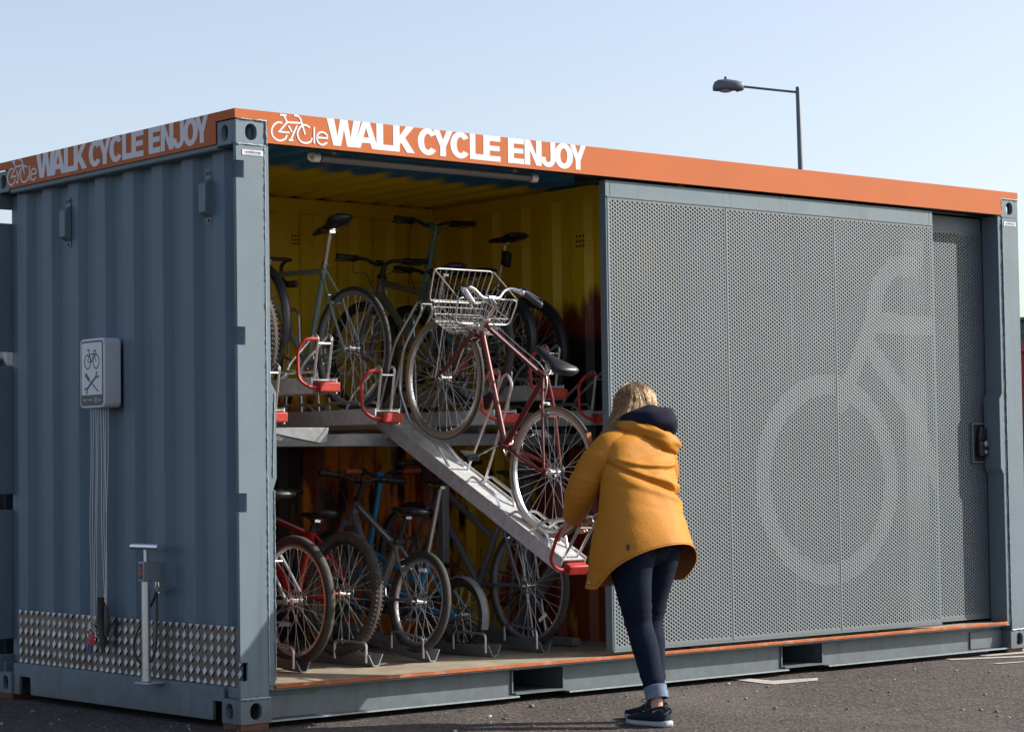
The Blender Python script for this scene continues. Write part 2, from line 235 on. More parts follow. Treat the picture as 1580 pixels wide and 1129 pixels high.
def asphalt_mat():
    m = bpy.data.materials.new('weathered_asphalt'); m.use_nodes = True; t = m.node_tree; n = t.nodes; L = t.links
    b = n['Principled BSDF']; b.inputs['Roughness'].default_value = 0.88; b.inputs['Specular IOR Level'].default_value = 0.3
    tc = n.new('ShaderNodeTexCoord')
    big = n.new('ShaderNodeTexNoise'); big.inputs['Scale'].default_value = 1.1; big.inputs['Detail'].default_value = 7; big.inputs['Roughness'].default_value = 0.65; L.new(tc.outputs['Object'], big.inputs['Vector'])
    rp = n.new('ShaderNodeValToRGB'); e = rp.color_ramp.elements; e[0].position = 0.3; e[1].position = 0.75; e[0].color = (0.034, 0.027, 0.024, 1); e[1].color = (0.076, 0.061, 0.054, 1); L.new(big.outputs['Fac'], rp.inputs[0])
    vo = n.new('ShaderNodeTexVoronoi'); vo.inputs['Scale'].default_value = 62; L.new(tc.outputs['Object'], vo.inputs['Vector'])
    gr = n.new('ShaderNodeValToRGB'); g = gr.color_ramp.elements; g[0].position = 0.0; g[0].color = (0.018, 0.016, 0.016, 1); g[1].position = 1.0; g[1].color = (0.19, 0.16, 0.145, 1)
    sx = n.new('ShaderNodeSeparateColor'); L.new(vo.outputs['Color'], sx.inputs[0]); 
    pw = n.new('ShaderNodeMath'); pw.operation = 'POWER'; pw.inputs[1].default_value = 2.6; L.new(sx.outputs[0], pw.inputs[0]); L.new(pw.outputs[0], gr.inputs[0])
    mx = n.new('ShaderNodeMix'); mx.data_type = 'RGBA'; mx.inputs['Factor'].default_value = 0.45; L.new(rp.outputs[0], mx.inputs['A']); L.new(gr.outputs[0], mx.inputs['B'])
    # dusty pale patches and a few white specks
    v2 = n.new('ShaderNodeTexVoronoi'); v2.inputs['Scale'].default_value = 9; L.new(tc.outputs['Object'], v2.inputs['Vector'])
    l2 = n.new('ShaderNodeMath'); l2.operation = 'LESS_THAN'; l2.inputs[1].default_value = 0.05; L.new(v2.outputs['Distance'], l2.inputs[0])
    m2 = n.new('ShaderNodeMix'); m2.data_type = 'RGBA'; m2.inputs['B'].default_value = (0.28, 0.27, 0.25, 1); L.new(l2.outputs[0], m2.inputs['Factor']); L.new(mx.outputs['Result'], m2.inputs['A'])
    du = n.new('ShaderNodeTexNoise'); du.inputs['Scale'].default_value = 0.55; du.inputs['Detail'].default_value = 6; L.new(tc.outputs['Object'], du.inputs['Vector'])
    dr = n.new('ShaderNodeMapRange'); dr.inputs['From Min'].default_value = 0.55; dr.inputs['From Max'].default_value = 0.8; dr.inputs['To Max'].default_value = 0.5; L.new(du.outputs['Fac'], dr.inputs['Value'])
    m3 = n.new('ShaderNodeMix'); m3.data_type = 'RGBA'; m3.inputs['B'].default_value = (0.125, 0.108, 0.098, 1); L.new(dr.outputs[0], m3.inputs['Factor']); L.new(m2.outputs['Result'], m3.inputs['A'])
    st = n.new('ShaderNodeTexNoise'); st.inputs['Scale'].default_value = 1.7; st.inputs['Detail'].default_value = 9; st.inputs['Roughness'].default_value = 0.72; L.new(tc.outputs['Object'], st.inputs['Vector'])
    sr = n.new('ShaderNodeMapRange'); sr.inputs['From Min'].default_value = 0.56; sr.inputs['From Max'].default_value = 0.68; sr.inputs['To Max'].default_value = 0.55; L.new(st.outputs['Fac'], sr.inputs['Value'])
    m4 = n.new('ShaderNodeMix'); m4.data_type = 'RGBA'; m4.inputs['B'].default_value = (0.028, 0.025, 0.025, 1); L.new(sr.outputs[0], m4.inputs['Factor']); L.new(m3.outputs['Result'], m4.inputs['A'])
    wv = n.new('ShaderNodeTexNoise'); wv.inputs['Scale'].default_value = 3.0; wv.inputs['Detail'].default_value = 5; L.new(tc.outputs['Object'], wv.inputs['Vector'])
    wm = n.new('ShaderNodeMix'); wm.data_type = 'RGBA'; wm.blend_type = 'ADD'; wm.inputs['Factor'].default_value = 0.35; L.new(tc.outputs['Object'], wm.inputs['A']); L.new(wv.outputs['Color'], wm.inputs['B'])
    ck = n.new('ShaderNodeTexVoronoi'); ck.feature = 'DISTANCE_TO_EDGE'; ck.inputs['Scale'].default_value = 0.42; L.new(wm.outputs['Result'], ck.inputs['Vector'])
    cl = n.new('ShaderNodeMapRange'); cl.inputs['From Min'].default_value = 0.0012; cl.inputs['From Max'].default_value = 0.004; cl.inputs['To Min'].default_value = 0.85; cl.inputs['To Max'].default_value = 0.0; L.new(ck.outputs['Distance'], cl.inputs['Value'])
    m5 = n.new('ShaderNodeMix'); m5.data_type = 'RGBA'; m5.inputs['B'].default_value = (0.018, 0.016, 0.015, 1); L.new(cl.outputs[0], m5.inputs['Factor']); L.new(m4.outputs['Result'], m5.inputs['A'])
    L.new(m5.outputs['Result'], b.inputs['Base Color'])
    bp = n.new('ShaderNodeBump'); bp.inputs['Strength'].default_value = 0.9; bp.inputs['Distance'].default_value = 0.006; L.new(vo.outputs['Distance'], bp.inputs['Height']); L.new(bp.outputs[0], b.inputs['Normal'])
    return m
M['asphalt'] = asphalt_mat()

# ------------------------------------------------------------------ mesh helpers
class MB:
    def __init__(s): s.v = []; s.f = []; s.m = []
    def add(s, vs, fs, mi=0):
        k = len(s.v); s.v += [tuple(p) for p in vs]; s.f += [tuple(i+k for i in f) for f in fs]; s.m += [mi]*len(fs); return s
    def box(s, x0, y0, z0, x1, y1, z1, mi=0):
        v = [(x0,y0,z0),(x1,y0,z0),(x1,y1,z0),(x0,y1,z0),(x0,y0,z1),(x1,y0,z1),(x1,y1,z1),(x0,y1,z1)]
        return s.add(v, [(0,3,2,1),(4,5,6,7),(0,1,5,4),(1,2,6,5),(2,3,7,6),(3,0,4,7)], mi)
    def obox(s, c, ax, ay, az, mi=0):      # centre and half-axis vectors
        c, ax, ay, az = map(Vector, (c, ax, ay, az)); v = []
        for k in (-1, 1):
            for i, j in ((-1,-1),(1,-1),(1,1),(-1,1)): v.append(c+ax*i+ay*j+az*k)
        return s.add(v, [(0,3,2,1),(4,5,6,7),(0,1,5,4),(1,2,6,5),(2,3,7,6),(3,0,4,7)], mi)
    def tube(s, pts, r, n=8, closed=False, caps=True, mi=0, flat=1.0):
        pts = [Vector(p) for p in pts]; N = len(pts)
        rr = r if isinstance(r, (list, tuple)) else [r]*N
        tang = []
        for i in range(N):
            a = pts[(i-1) % N] if (closed or i > 0) else pts[i]; b = pts[(i+1) % N] if (closed or i < N-1) else pts[i]
            d = (b-a); tang.append(d.normalized() if d.length > 1e-9 else Vector((0,0,1)))
        t0 = tang[0]; up = Vector((0,0,1)) if abs(t0.z) < 0.9 else Vector((1,0,0))
        u = t0.cross(up).normalized(); vs = []
        for i in range(N):
            t = tang[i]; u = (u - t*u.dot(t)); u = u.normalized() if u.length > 1e-6 else t.orthogonal().normalized()
            w = t.cross(u)
            for k in range(n):
                a = 2*PI*k/n; vs.append(pts[i]+u*(rr[i]*cos(a))+w*(rr[i]*sin(a)*flat))
        fs = []
        for i in range(N if closed else N-1):
            j = (i+1) % N
            for k in range(n):
                l = (k+1) % n; fs.append((i*n+k, i*n+l, j*n+l, j*n+k))
        if caps and not closed: fs += [tuple(range(n-1,-1,-1)), tuple((N-1)*n+k for k in range(n))]
        return s.add(vs, fs, mi)
    def cyl(s, a, b, r, n=12, r2=None, mi=0): return s.tube([a, b], [r, r if r2 is None else r2], n, mi=mi)
    def lathe(s, c, axis, prof, n=24, mi=0):     # prof: (radius, height) pairs, closed loop if first == last
        c = Vector(c); ax = Vector(axis).normalized(); u = ax.orthogonal().normalized(); w = ax.cross(u); vs = []
        for r, h in prof:
            for k in range(n):
                a = 2*PI*k/n; vs.append(c+ax*h+u*(r*cos(a))+w*(r*sin(a)))
        fs = []
        for i in range(len(prof)-1):
            for k in range(n):
                l = (k+1) % n; fs.append((i*n+k, i*n+l, (i+1)*n+l, (i+1)*n+k))
        return s.add(vs, fs, mi)
    def torus(s, c, axis, Rr, r, n=40, m=8, mi=0, sq=1.0):
        p = [(Rr+r*cos(2*PI*k/m), r*sq*sin(2*PI*k/m)) for k in range(m)]; p.append(p[0])
        return s.lathe(c, axis, p, n, mi)
    def sphere(s, c, rx, ry=None, rz=None, n=14, m=9, mi=0):
        ry = rx if ry is None else ry; rz = rx if rz is None else rz; vs = []; fs = []
        for i in range(m+1):
            p = PI*i/m
            for k in range(n): a = 2*PI*k/n; vs.append((c[0]+rx*sin(p)*cos(a), c[1]+ry*sin(p)*sin(a), c[2]+rz*cos(p)))
        for i in range(m):
            for k in range(n):
                l = (k+1) % n; fs.append((i*n+k, (i+1)*n+k, (i+1)*n+l, i*n+l))
        return s.add(vs, fs, mi)
    def prism(s, poly, fn, d0, d1, mi=0):        # 2-D polygon carried to 3-D by fn(u, v, depth)
        n = len(poly); vs = [fn(u, v, d0) for u, v in poly]+[fn(u, v, d1) for u, v in poly]
        fs = [tuple(range(n)), tuple(range(2*n-1, n-1, -1))]+[(i, i+n, (i+1) % n+n, (i+1) % n) for i in range(n)]
        return s.add(vs, fs, mi)
    def loft(s, rings, closed=True, cap0=True, cap1=True, mi=0):
        n = len(rings[0]); vs = [p for r in rings for p in r]; fs = []
        for i in range(len(rings)-1):
            for k in range(n if closed else n-1):
                l = (k+1) % n; fs.append((i*n+k, i*n+l, (i+1)*n+l, (i+1)*n+k))
        if cap0: fs.append(tuple(range(n-1,-1,-1)))
        if cap1: fs.append(tuple((len(rings)-1)*n+k for k in range(n)))
        return s.add(vs, fs, mi)
    def mesh(s, name, mats, smooth=True, ang=38, fix=True):
        me = bpy.data.meshes.new(name); me.from_pydata(s.v, [], s.f)
        for m in (mats if isinstance(mats, (list, tuple)) else [mats]): me.materials.append(m)
        if any(s.m): me.polygons.foreach_set('material_index', s.m)
        if fix:
            bm = bmesh.new(); bm.from_mesh(me); bmesh.ops.recalc_face_normals(bm, faces=bm.faces); bm.to_mesh(me); bm.free()
        if smooth:
            me.shade_smooth(); me.set_sharp_from_angle(angle=R(ang))
        me.update(); return me

def link(name, me, parent=None, loc=None, rot=None):
    o = bpy.data.objects.new(name, me); COL.objects.link(o)
    if parent: o.parent = parent
    if loc: o.location = loc
    if rot: o.rotation_euler = rot
    return o
def part(name, mb, mats, parent=None, smooth=True, ang=38, bevel=0, kind=None, label=None, segs=1):
    o = link(name, mb.mesh(name, mats, smooth, ang), parent)
    if bevel:
        b = o.modifiers.new('bevel', 'BEVEL'); b.width = bevel; b.segments = segs; b.limit_method = 'ANGLE'; b.angle_limit = R(40); b.harden_normals = False
    if kind: o['kind'] = kind
    if label: o['label'] = label
    return o
def thing(name, label, cat, loc=(0,0,0), group=None, rot=None):
    o = bpy.data.objects.new(name, None); COL.objects.link(o); o.location = loc; o.empty_display_size = 0.1
    if rot: o.rotation_euler = rot
    o['label'] = label; o['category'] = cat
    if group: o['group'] = group
    return o
def smooth_path(pts, k=6, closed=False):        # Catmull-Rom
    P = [Vector(p) for p in pts]; out = []; N = len(P)
    for i in range(N if closed else N-1):
        g = lambda j: P[j % N] if closed else P[max(0, min(N-1, j))]
        p0, p1, p2, p3 = g(i-1), g(i), g(i+1), g(i+2)
        for q in range(k):
            t = q/k; out.append(0.5*((2*p1)+(p2-p0)*t+(2*p0-5*p1+4*p2-p3)*t*t+(3*p1-p0-3*p2+p3)*t**3))
    if not closed: out.append(P[-1])
    return out
def round_path(pts, r=0.03, k=4):               # polyline with rounded corners
    P = [Vector(p) for p in pts]; out = [P[0]]
    for i in range(1, len(P)-1):
        a, b, c = P[i-1], P[i], P[i+1]; d1 = (a-b); d2 = (c-b); q = min(r, d1.length*0.45, d2.length*0.45)
        s_, e_ = b+d1.normalized()*q, b+d2.normalized()*q
        for j in range(k+1):
            t = j/k; out.append((1-t)**2*s_+2*t*(1-t)*b+t*t*e_)
    out.append(P[-1]); return out
# ------------------------------------------------------------------ ground
g = MB(); N_ = 24
g.add([(-60,-40,GZ),(140,-40,GZ),(140,160,GZ),(-60,160,GZ)], [(0,1,2,3)])
gr = part('ground', g, M['asphalt'], smooth=False); gr['kind'] = 'structure'
far = MB(); far.add([(-2500,-2500,GZ-0.35),(2500,-2500,GZ-0.35),(2500,2500,GZ-0.35),(-2500,2500,GZ-0.35)], [(0,1,2,3)])
fo = part('terrain', far, mat('far_ground', (0.13, 0.125, 0.11), 0.9), smooth=False); fo['kind'] = 'structure'

def marking(name, polys, label, m='road_paint'):
    b = MB()
    for p in polys: b.add([(x, y, GZ+0.004) for x, y in p], [tuple(range(len(p)))])
    o = part(name, b, M[m], smooth=False); o['kind'] = 'structure'; o['label'] = label; return o
def strip(p, q, w):
    p, q = Vector(p), Vector(q); n_ = (q-p).orthogonal().normalized()*w/2
    return [tuple(p-n_), tuple(q-n_), tuple(q+n_), tuple(p+n_)]
VMARK = [(3.451,0.261),(3.532,0.199),(3.509,-0.141),(3.809,-0.215),(3.692,-0.321),(3.362,-0.294),(3.354,-0.227)]
marking('road_marking', [VMARK], 'white V shaped paint mark on asphalt below the fork pocket')
marking('road_marking', [strip((5.98,0.10),(7.2,0.02),0.10), strip((5.60,0.02),(7.0,-0.16),0.10), strip((5.25,0.0),(5.75,-0.22),0.09)], 'white painted lines running under the right end of the container')
marking('road_marking', [strip((5.2,-0.40),(5.75,-0.52),0.05)], 'thin pale dashed paint line near the right edge')

b = MB(); rnd = random.Random(21)
for i in range(700):
    x, y = rnd.uniform(-1.5, 7.5), rnd.uniform(-3.6, 2.4); r = abs(rnd.gauss(0, 0.004))+0.002
    if 0 < x < 6.1 and y > -0.02: continue
    n0 = len(b.v); b.sphere((x, y, GZ+r*0.5), r*rnd.uniform(0.8,1.5), r*rnd.uniform(0.8,1.4), r*0.7, 6, 4)
    b.v[n0:] = [(px_+rnd.uniform(-1,1)*r*0.2, py_+rnd.uniform(-1,1)*r*0.2, pz_) for px_, py_, pz_ in b.v[n0:]]; b.m[-24:] = [rnd.choice((0,0,0,1))]*24
gv = part('gravel', b, [mat('grey_grit', (0.16,0.14,0.125), 0.9, 0, 0.4, 30), mat('pale_grit', (0.40,0.38,0.35), 0.85)], smooth=False); gv['kind'] = 'stuff'; gv['label'] = 'loose grit and pale specks scattered over the asphalt'
# ------------------------------------------------------------------ container
CT = thing('shipping_container', 'blue grey shipping container with orange fascia used as a bicycle store', 'container', (0,0,0))
H, LEN, WID = 2.896, 6.058, 2.438

def plate_hole(b, c, U, V, Nn, w, h, ow, oh, t, off=(0,0), mi=0):
    """rectangular plate w x h with an upright oval hole, thickness t along -N"""
    c, U, V, Nn = map(Vector, (c, U, V, Nn)); n = 36
    angs = sorted([2*PI*k/n for k in range(n)]+[math.atan2(sy*h/2-off[1], sx*w/2-off[0]) % (2*PI) for sx in (-1,1) for sy in (-1,1)])
    inn, out = [], []
    for a in angs:
        dx, dy = cos(a), sin(a); r = ow/2; st = oh/2-r
        # stadium: ray hit
        if abs(dx) > 1e-9 and abs(dy/dx*r) <= st: q = r/abs(dx); ix, iy = dx*q, dy*q
        else:
            s_ = st*(1 if dy > 0 else -1); B = dy*s_; q = B+math.sqrt(max(0, B*B-(s_*s_-r*r))); ix, iy = dx*q, dy*q
        cand = []
        if dx > 1e-9: cand.append((w/2-off[0])/dx)
        if dx < -1e-9: cand.append((-w/2-off[0])/dx)
        if dy > 1e-9: cand.append((h/2-off[1])/dy)
        if dy < -1e-9: cand.append((-h/2-off[1])/dy)
        q = min(cand); inn.append((ix+off[0], iy+off[1])); out.append((dx*q+off[0], dy*q+off[1]))
    k = len(angs); P = lambda p, d: c+U*p[0]+V*p[1]-Nn*d
    vs = [P(p, 0) for p in out]+[P(p, 0) for p in inn]+[P(p, t) for p in inn]+[P(p, t) for p in out]
    fs = []
    for i in range(k):
        j = (i+1) % k
        for a_, b_ in ((0,1),(1,2),(2,3),(3,0)): fs.append((a_*k+i, a_*k+j, b_*k+j, b_*k+i))
    b.add(vs, fs, mi)

def casting(cx, cy, sx, sy, z0):
    """hollow corner casting; outer corner at (cx, cy), body runs towards sx, sy"""
    b = MB(); w, d, h, t = 0.178, 0.162, 0.118, 0.028
    plate_hole(b, (cx+sx*w/2, cy, z0+h/2), (1,0,0), (0,0,1), (0,-sy,0), w, h, 0.0635, 0.079, t)
    plate_hole(b, (cx, cy+sy*(t+(d-t)/2), z0+h/2), (0,1,0), (0,0,1), (-sx,0,0), d-t, h, 0.058, 0.076, t)
    x0, x1 = sorted((cx+sx*t, cx+sx*w)); y0, y1 = sorted((cy+sy*t, cy+sy*d))
    b.box(x0, y0, z0, x1, y1, z0+0.008); b.box(x0, y0, z0+h-0.008, x1, y1, z0+h)
    xi = cx+sx*w; yi = cy+sy*d
    b.box(min(xi, xi-sx*0.01), y0, z0+0.008, max(xi, xi-sx*0.01), y1, z0+h-0.008)
    if sy > 0 and cx < 1 or sy < 0: b.box(x0, min(yi, yi-sy*0.01), z0+0.008, x1-0.01 if sx > 0 else x1, max(yi, yi-sy*0.01), z0+h-0.008)
    return part('corner_casting', b, M['blue'], CT, ang=30, bevel=0.004)
for cx, sx in ((0.0, 1), (LEN, -1)):
    for cy, sy in ((0.0, 1), (WID, -1)):
        casting(cx, cy, sx, sy, 0.0); casting(cx, cy, sx, sy, H-0.118)

# weld beads (rough little ridges) round the castings and along the posts
def weld(pts, r=0.0045, parent=CT, seed=1):
    rnd = random.Random(seed); P = [Vector(p) for p in pts]; out = []; rad = []
    for i in range(len(P)-1):
        n = max(2, int((P[i+1]-P[i]).length/0.012))
        for k in range(n): out.append(P[i].lerp(P[i+1], k/n)+Vector([rnd.uniform(-1,1)*r*0.4 for _ in range(3)])); rad.append(r*rnd.uniform(0.6,1.35))
    out.append(P[-1]); rad.append(r)
    b = MB(); b.tube(out, rad, 6); return part('weld_bead', b, M['weld'], parent, ang=180)
weld([(0.002,-0.002,H+0.002),(0.172,-0.002,H+0.002),(0.176,-0.002,H-0.115)], 0.005, seed=2)
weld([(0.002,-0.001,H-0.120),(0.172,-0.001,H-0.120)], 0.004, seed=3)
weld([(0.002,-0.001,0.120),(0.172,-0.001,0.120)], 0.006, seed=4)
weld([(LEN-0.176,-0.002,H-0.1),(LEN-0.176,-0.002,H+0.002),(LEN-0.002,-0.002,H+0.002)], 0.005, seed=5)
weld([(LEN-0.172,-0.001,0.120),(LEN-0.002,-0.001,0.120)], 0.006, seed=6)
weld([(0.1665,-0.001,0.19),(0.1665,-0.001,H-0.13)], 0.0035, seed=7)
weld([(LEN-0.1665,-0.001,0.19),(LEN-0.1665,-0.001,H-0.13)], 0.0035, seed=8)

# near corner post: front plate with four hinge notches cut from its outer edge, inner flange with the long bulge
NOT = [(2.614, 2.694), (1.81, 1.893), (1.01, 1.097), (0.208, 0.294)]
def lip_segments(z0, z1):
    cuts = sorted(NOT); out = []; a = z0
    for c0, c1 in cuts: out.append((a, c0)); a = c1
    out.append((a, z1)); return out
b = MB(); z0, z1 = 0.118, H-0.118
nq = [(0.0,z0)]
for c0, c1 in sorted(NOT): nq += [(0.0,c0),(0.044,c0),(0.044,c1),(0.0,c1)]
nq += [(0.0,z1),(0.165,z1),(0.165,z0)]
b.prism(nq[::-1], lambda u,v,d: (u,d,v), 0.0, 0.014); b.box(0.10, 0.014, z0, 0.165, 0.162, z1)
b.prism([(0.165,z0+0.056),(0.207,z0+0.056),(0.207,1.12),(0.226,1.17),(0.226,1.585),(0.198,1.63),(0.194,z1+0.010),(0.165,z1+0.010)], lambda u,v,d: (u,d,v), 0.006, 0.150)
for a, c in lip_segments(z0, z1): b.box(0.0005, 0.014, a, 0.030, 0.024, c)
post = part('corner_post', b, M['blue'], CT, ang=30, bevel=0.003)
weld([(0.209,0.004,0.20),(0.209,0.004,1.11)], 0.003, seed=9); weld([(0.2,0.004,1.17),(0.215,0.004,1.58)], 0.0025, seed=10)
# right-hand front post
b = MB()
b.box(LEN-0.165, 0.0, z0, LEN, 0.140, z1)
b.prism([(LEN-0.165,z0+0.055),(LEN-0.205,z0+0.055),(LEN-0.205,1.12),(LEN-0.232,1.16),(LEN-0.232,1.60),(LEN-0.205,1.64),(LEN-0.205,z1+0.01),(LEN-0.165,z1+0.01)][::-1], lambda u,v,d: (u,d,v), 0.006, 0.135)
part('corner_post', b, M['blue'], CT, ang=30, bevel=0.003)
# rear posts
b = MB(); b.box(0.10, WID-0.162, z0, 0.17, WID, z1)
for a, c in lip_segments(z0, z1): b.box(0.0, WID-0.030, a, 0.10, WID, c)
part('corner_post', b, M['blue'], CT, ang=30, bevel=0.003)
b = MB(); b.box(LEN-0.17, WID-0.162, z0, LEN, WID, z1); part('corner_post', b, M['blue'], CT, ang=30, bevel=0.003)

# corrugated sheets
def corr_profile(u0, u1, period, flat_o, slope, flat_i, depth, start=0.0):
    pts = []; u = u0-start; seq = [(flat_o, 0), (slope, 1), (flat_i, 1), (slope, 0)]
    cur = u; pts.append((cur, 0)); k = 0
    while cur < u1+period:
        L_, dp = seq[k % 4]; cur += L_; pts.append((cur, depth*(1 if dp else 0))); k += 1
    out = []
    for i in range(len(pts)-1):
        (a, da), (b_, db) = pts[i], pts[i+1]
        for q, dq in ((a, da), (b_, db)):
            if b_ <= u0 or a >= u1: continue
            qq = min(max(q, u0), u1); t_ = 0 if b_ == a else (qq-a)/(b_-a); out.append((qq, da+(db-da)*t_))
    res = [out[0]]
    for p in out[1:]:
        if p[0]-res[-1][0] > 1e-6: res.append(p)
    return res
def corr_sheet(name, prof, fn, v0, v1, mats, parent=CT, thick=0.003, both=None):
    b = MB(); n = len(prof)
    vs = [fn(u, v, d) for v in (v0, v1) for u, d in prof]+[fn(u, v, d+thick) for v in (v0, v1) for u, d in prof]; fs = []; mi = []
    for i in range(n-1):
        b1 = (i, i+1, n+i+1, n+i); b2 = tuple(q+2*n for q in b1); fs += [b1, b2[::-1]]; mi += [0, 1 if both else 0]
    fs += [tuple(range(n))+tuple(range(3*n-1, 2*n-1, -1)), tuple(range(n, 2*n))+tuple(range(4*n-1, 3*n-1, -1)), (0, n, 3*n, 2*n), (n-1, 2*n-1, 4*n-1, 3*n-1)]; mi += [0]*4
    b.add(vs, fs); b.m = mi
    return part(name, b, mats, parent, ang=20)
pr = corr_profile(0.03, WID-0.035, 0.285, 0.105, 0.042, 0.096, 0.036, start=-0.150+0.285)
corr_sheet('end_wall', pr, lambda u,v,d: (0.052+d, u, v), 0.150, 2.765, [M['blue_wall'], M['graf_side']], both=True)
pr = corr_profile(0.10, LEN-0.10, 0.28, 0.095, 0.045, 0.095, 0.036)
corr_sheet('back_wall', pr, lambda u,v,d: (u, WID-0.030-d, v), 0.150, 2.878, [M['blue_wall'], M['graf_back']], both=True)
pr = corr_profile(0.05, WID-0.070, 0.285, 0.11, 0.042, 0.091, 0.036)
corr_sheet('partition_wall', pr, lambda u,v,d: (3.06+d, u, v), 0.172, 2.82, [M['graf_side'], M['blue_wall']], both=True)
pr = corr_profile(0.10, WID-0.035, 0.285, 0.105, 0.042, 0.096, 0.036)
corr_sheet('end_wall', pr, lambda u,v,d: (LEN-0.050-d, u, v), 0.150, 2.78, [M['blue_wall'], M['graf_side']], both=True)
pr = corr_profile(0.05, LEN-0.05, 0.21, 0.085, 0.03, 0.065, 0.024)
corr_sheet('roof', pr, lambda u,v,d: (u, v, 2.905-d), 0.05, WID-0.02, [M['blue_wall'], M['ceiling']], both=True)
# inner top rails seen under the ceiling
b = MB(); b.box(0.1, WID-0.100, 2.79, LEN-0.1, WID-0.034, 2.876); part('top_rail', b, M['graf_back'], CT, bevel=0.004)
b = MB(); b.box(0.06, WID-0.0255, 2.74, LEN-0.06, WID-0.004, 2.922); part('top_rail', b, M['blue'], CT)
b = MB(); b.box(0.103, 0.04, 2.70, 0.150, WID-0.06, 2.922); part('top_rail', b, M['blue'], CT)
b = MB(); b.box(LEN-0.150, 0.04, 2.70, LEN-0.103, WID-0.06, 2.922); part('top_rail', b, M['blue'], CT)
b = MB(); b.box(3.045, 0.12, 2.80, 3.058, WID-0.10, 2.872); part('partition_rail', b, M['graf_side'], CT, bevel=0.003)

# end top rail below the fascia and end sill with fork cut-outs
b = MB(); b.box(0.004, 0.165, 2.764, 0.10, WID-0.165, 2.797)
part('end_top_rail', b, M['blue'], CT, bevel=0.008, segs=2)
b = MB()
prof = [(0.163,0.0),(0.163,0.016),(0.168,0.10),(0.255,0.10),(0.258,0.006),(2.08,0.006),(2.085,0.10),(2.20,0.10),(2.205,0.0),(2.272,0.0),(2.272,0.170),(0.163,0.170)]
b.prism(prof, lambda u,v,d: (d,u,v), 0.012, 0.030); b.box(0.030, 0.163, 0.150, 0.10, 2.27, 0.172); b.box(0.032, 0.026, 0.1185, 0.099, 0.162, 0.172)
part('end_sill', b, M['blue'], CT, ang=30, bevel=0.003)
b = MB(); b.box(0.12, 0.03, 0.02, 0.16, WID-0.03, 0.148); part('cross_member', b, M['dark_void'], CT)
for x in (0.75, 1.35, 2.35, 2.95, 3.45, 4.45, 5.0, 5.5):
    b = MB(); b.box(x, 0.10, 0.03, x+0.05, WID-0.05, 0.145); part('cross_member', b, M['dark_void'], CT)
b = MB(); b.box(0.02, WID-0.06, 0.0, LEN-0.02, WID-0.02, 0.172); part('bottom_rail', b, M['blue'], CT)

# front bottom rail: recessed web with two fork pockets, top and bottom flanges
b = MB(); X0, X1 = 0.178, LEN-0.178; PK = [(1.755, 2.105), (3.82, 4.165)]
segs = [(X0, PK[0][0]), (PK[0][1], PK[1][0]), (PK[1][1], X1)]
for a, c in segs: b.box(a, 0.080, 0.0, c, 0.088, 0.150)
b.box(X0, 0.006, 0.150, X1, 0.10, 0.158); 
for a, c in segs: b.box(a, 0.020, 0.000, c, 0.0798, 0.009)
part('bottom_rail', b, M['blue'], CT, bevel=0.002)
for a, c in segs:
    b = MB(); b.box(a, 0.0165, 0.0005, c, 0.0198, 0.0085); part('lit_worn_flange_edge', b, M['weld'], CT)  # paler strip: worn paint, plus the sunlit line put into the colour
for a, c in PK:
    b = MB(); b.box(a, 0.060, 0.138, c, 1.2, 0.148); b.box(a, 0.046, 0.012, c, 1.2, 0.020)
    b.box(a-0.008, 0.070, 0.012, a, 1.2, 0.148); b.box(c, 0.070, 0.012, c+0.008, 1.2, 0.148); b.box(a, 1.2, 0.02, c, 1.21, 0.138)
    part('fork_pocket', b, M['blue'], CT)
b = MB(); b.box(0.18, 0.070, 0.012, 0.50, 0.0798, 0.120); part('doubler_plate', b, M['blue'], CT, bevel=0.002)
b = MB(); b.box(LEN-0.50, 0.070, 0.012, LEN-0.18, 0.0798, 0.120); part('doubler_plate', b, M['blue'], CT, bevel=0.002)
# floor, sill and orange edge strip
b = MB(); b.box(0.10, 0.012, 0.158, 3.055, WID-0.05, 0.172); part('floor', b, M['floor'], CT, smooth=False)
b = MB(); b.box(3.06, 0.012, 0.158, LEN-0.10, WID-0.05, 0.172); part('floor', b, M['floor'], CT, smooth=False)
b = MB(); b.box(0.205, 0.000, 0.158, LEN-0.205, 0.0118, 0.176); part('sill_strip', b, M['sill'], CT, bevel=0.002)

# orange fascia (front and end), cut round the castings, with vinyl lettering
fz0, fz1 = 2.791, 2.945
b = MB(); y = -0.006
b.prism([(0.180,fz0),(LEN-0.180,fz0),(LEN-0.180,H+0.004),(LEN-0.006,H+0.004),(LEN-0.006,fz1),(-0.006,fz1),(-0.006,H+0.004),(0.180,H+0.004)], lambda u,v,d: (u,d,v), y, y+0.004)
FA = part('fascia', b, M['orange'], CT, smooth=False)
b = MB(); b.prism([(0.164,fz0),(2.274,fz0),(2.274,H+0.004),(WID,H+0.004),(WID,fz1),(-0.0018,fz1),(-0.0018,H+0.004),(0.164,H+0.004)], lambda u,v,d: (d,u,v), -0.006, -0.002)
FB = part('fascia', b, M['orange'], CT, smooth=False)
b = MB(); b.box(-0.001, -0.001, 2.925, LEN-0.001, WID, 2.9445); part('roof_cover', b, M['orange'], CT, smooth=False)
b = MB(); b.box(0.195, -0.001, 2.797, 5.87, 0.105, 2.860); b.box(0.195, 0.0, 2.789, 5.87, 0.016, 2.797); b.box(2.45, 0.105, 2.785, 5.87, 0.30, 2.876); b.box(0.195, 0.02, 2.860, 5.87, 0.105, 2.922)
part('header_beam', b, M['dark_void'], CT, bevel=0.003)

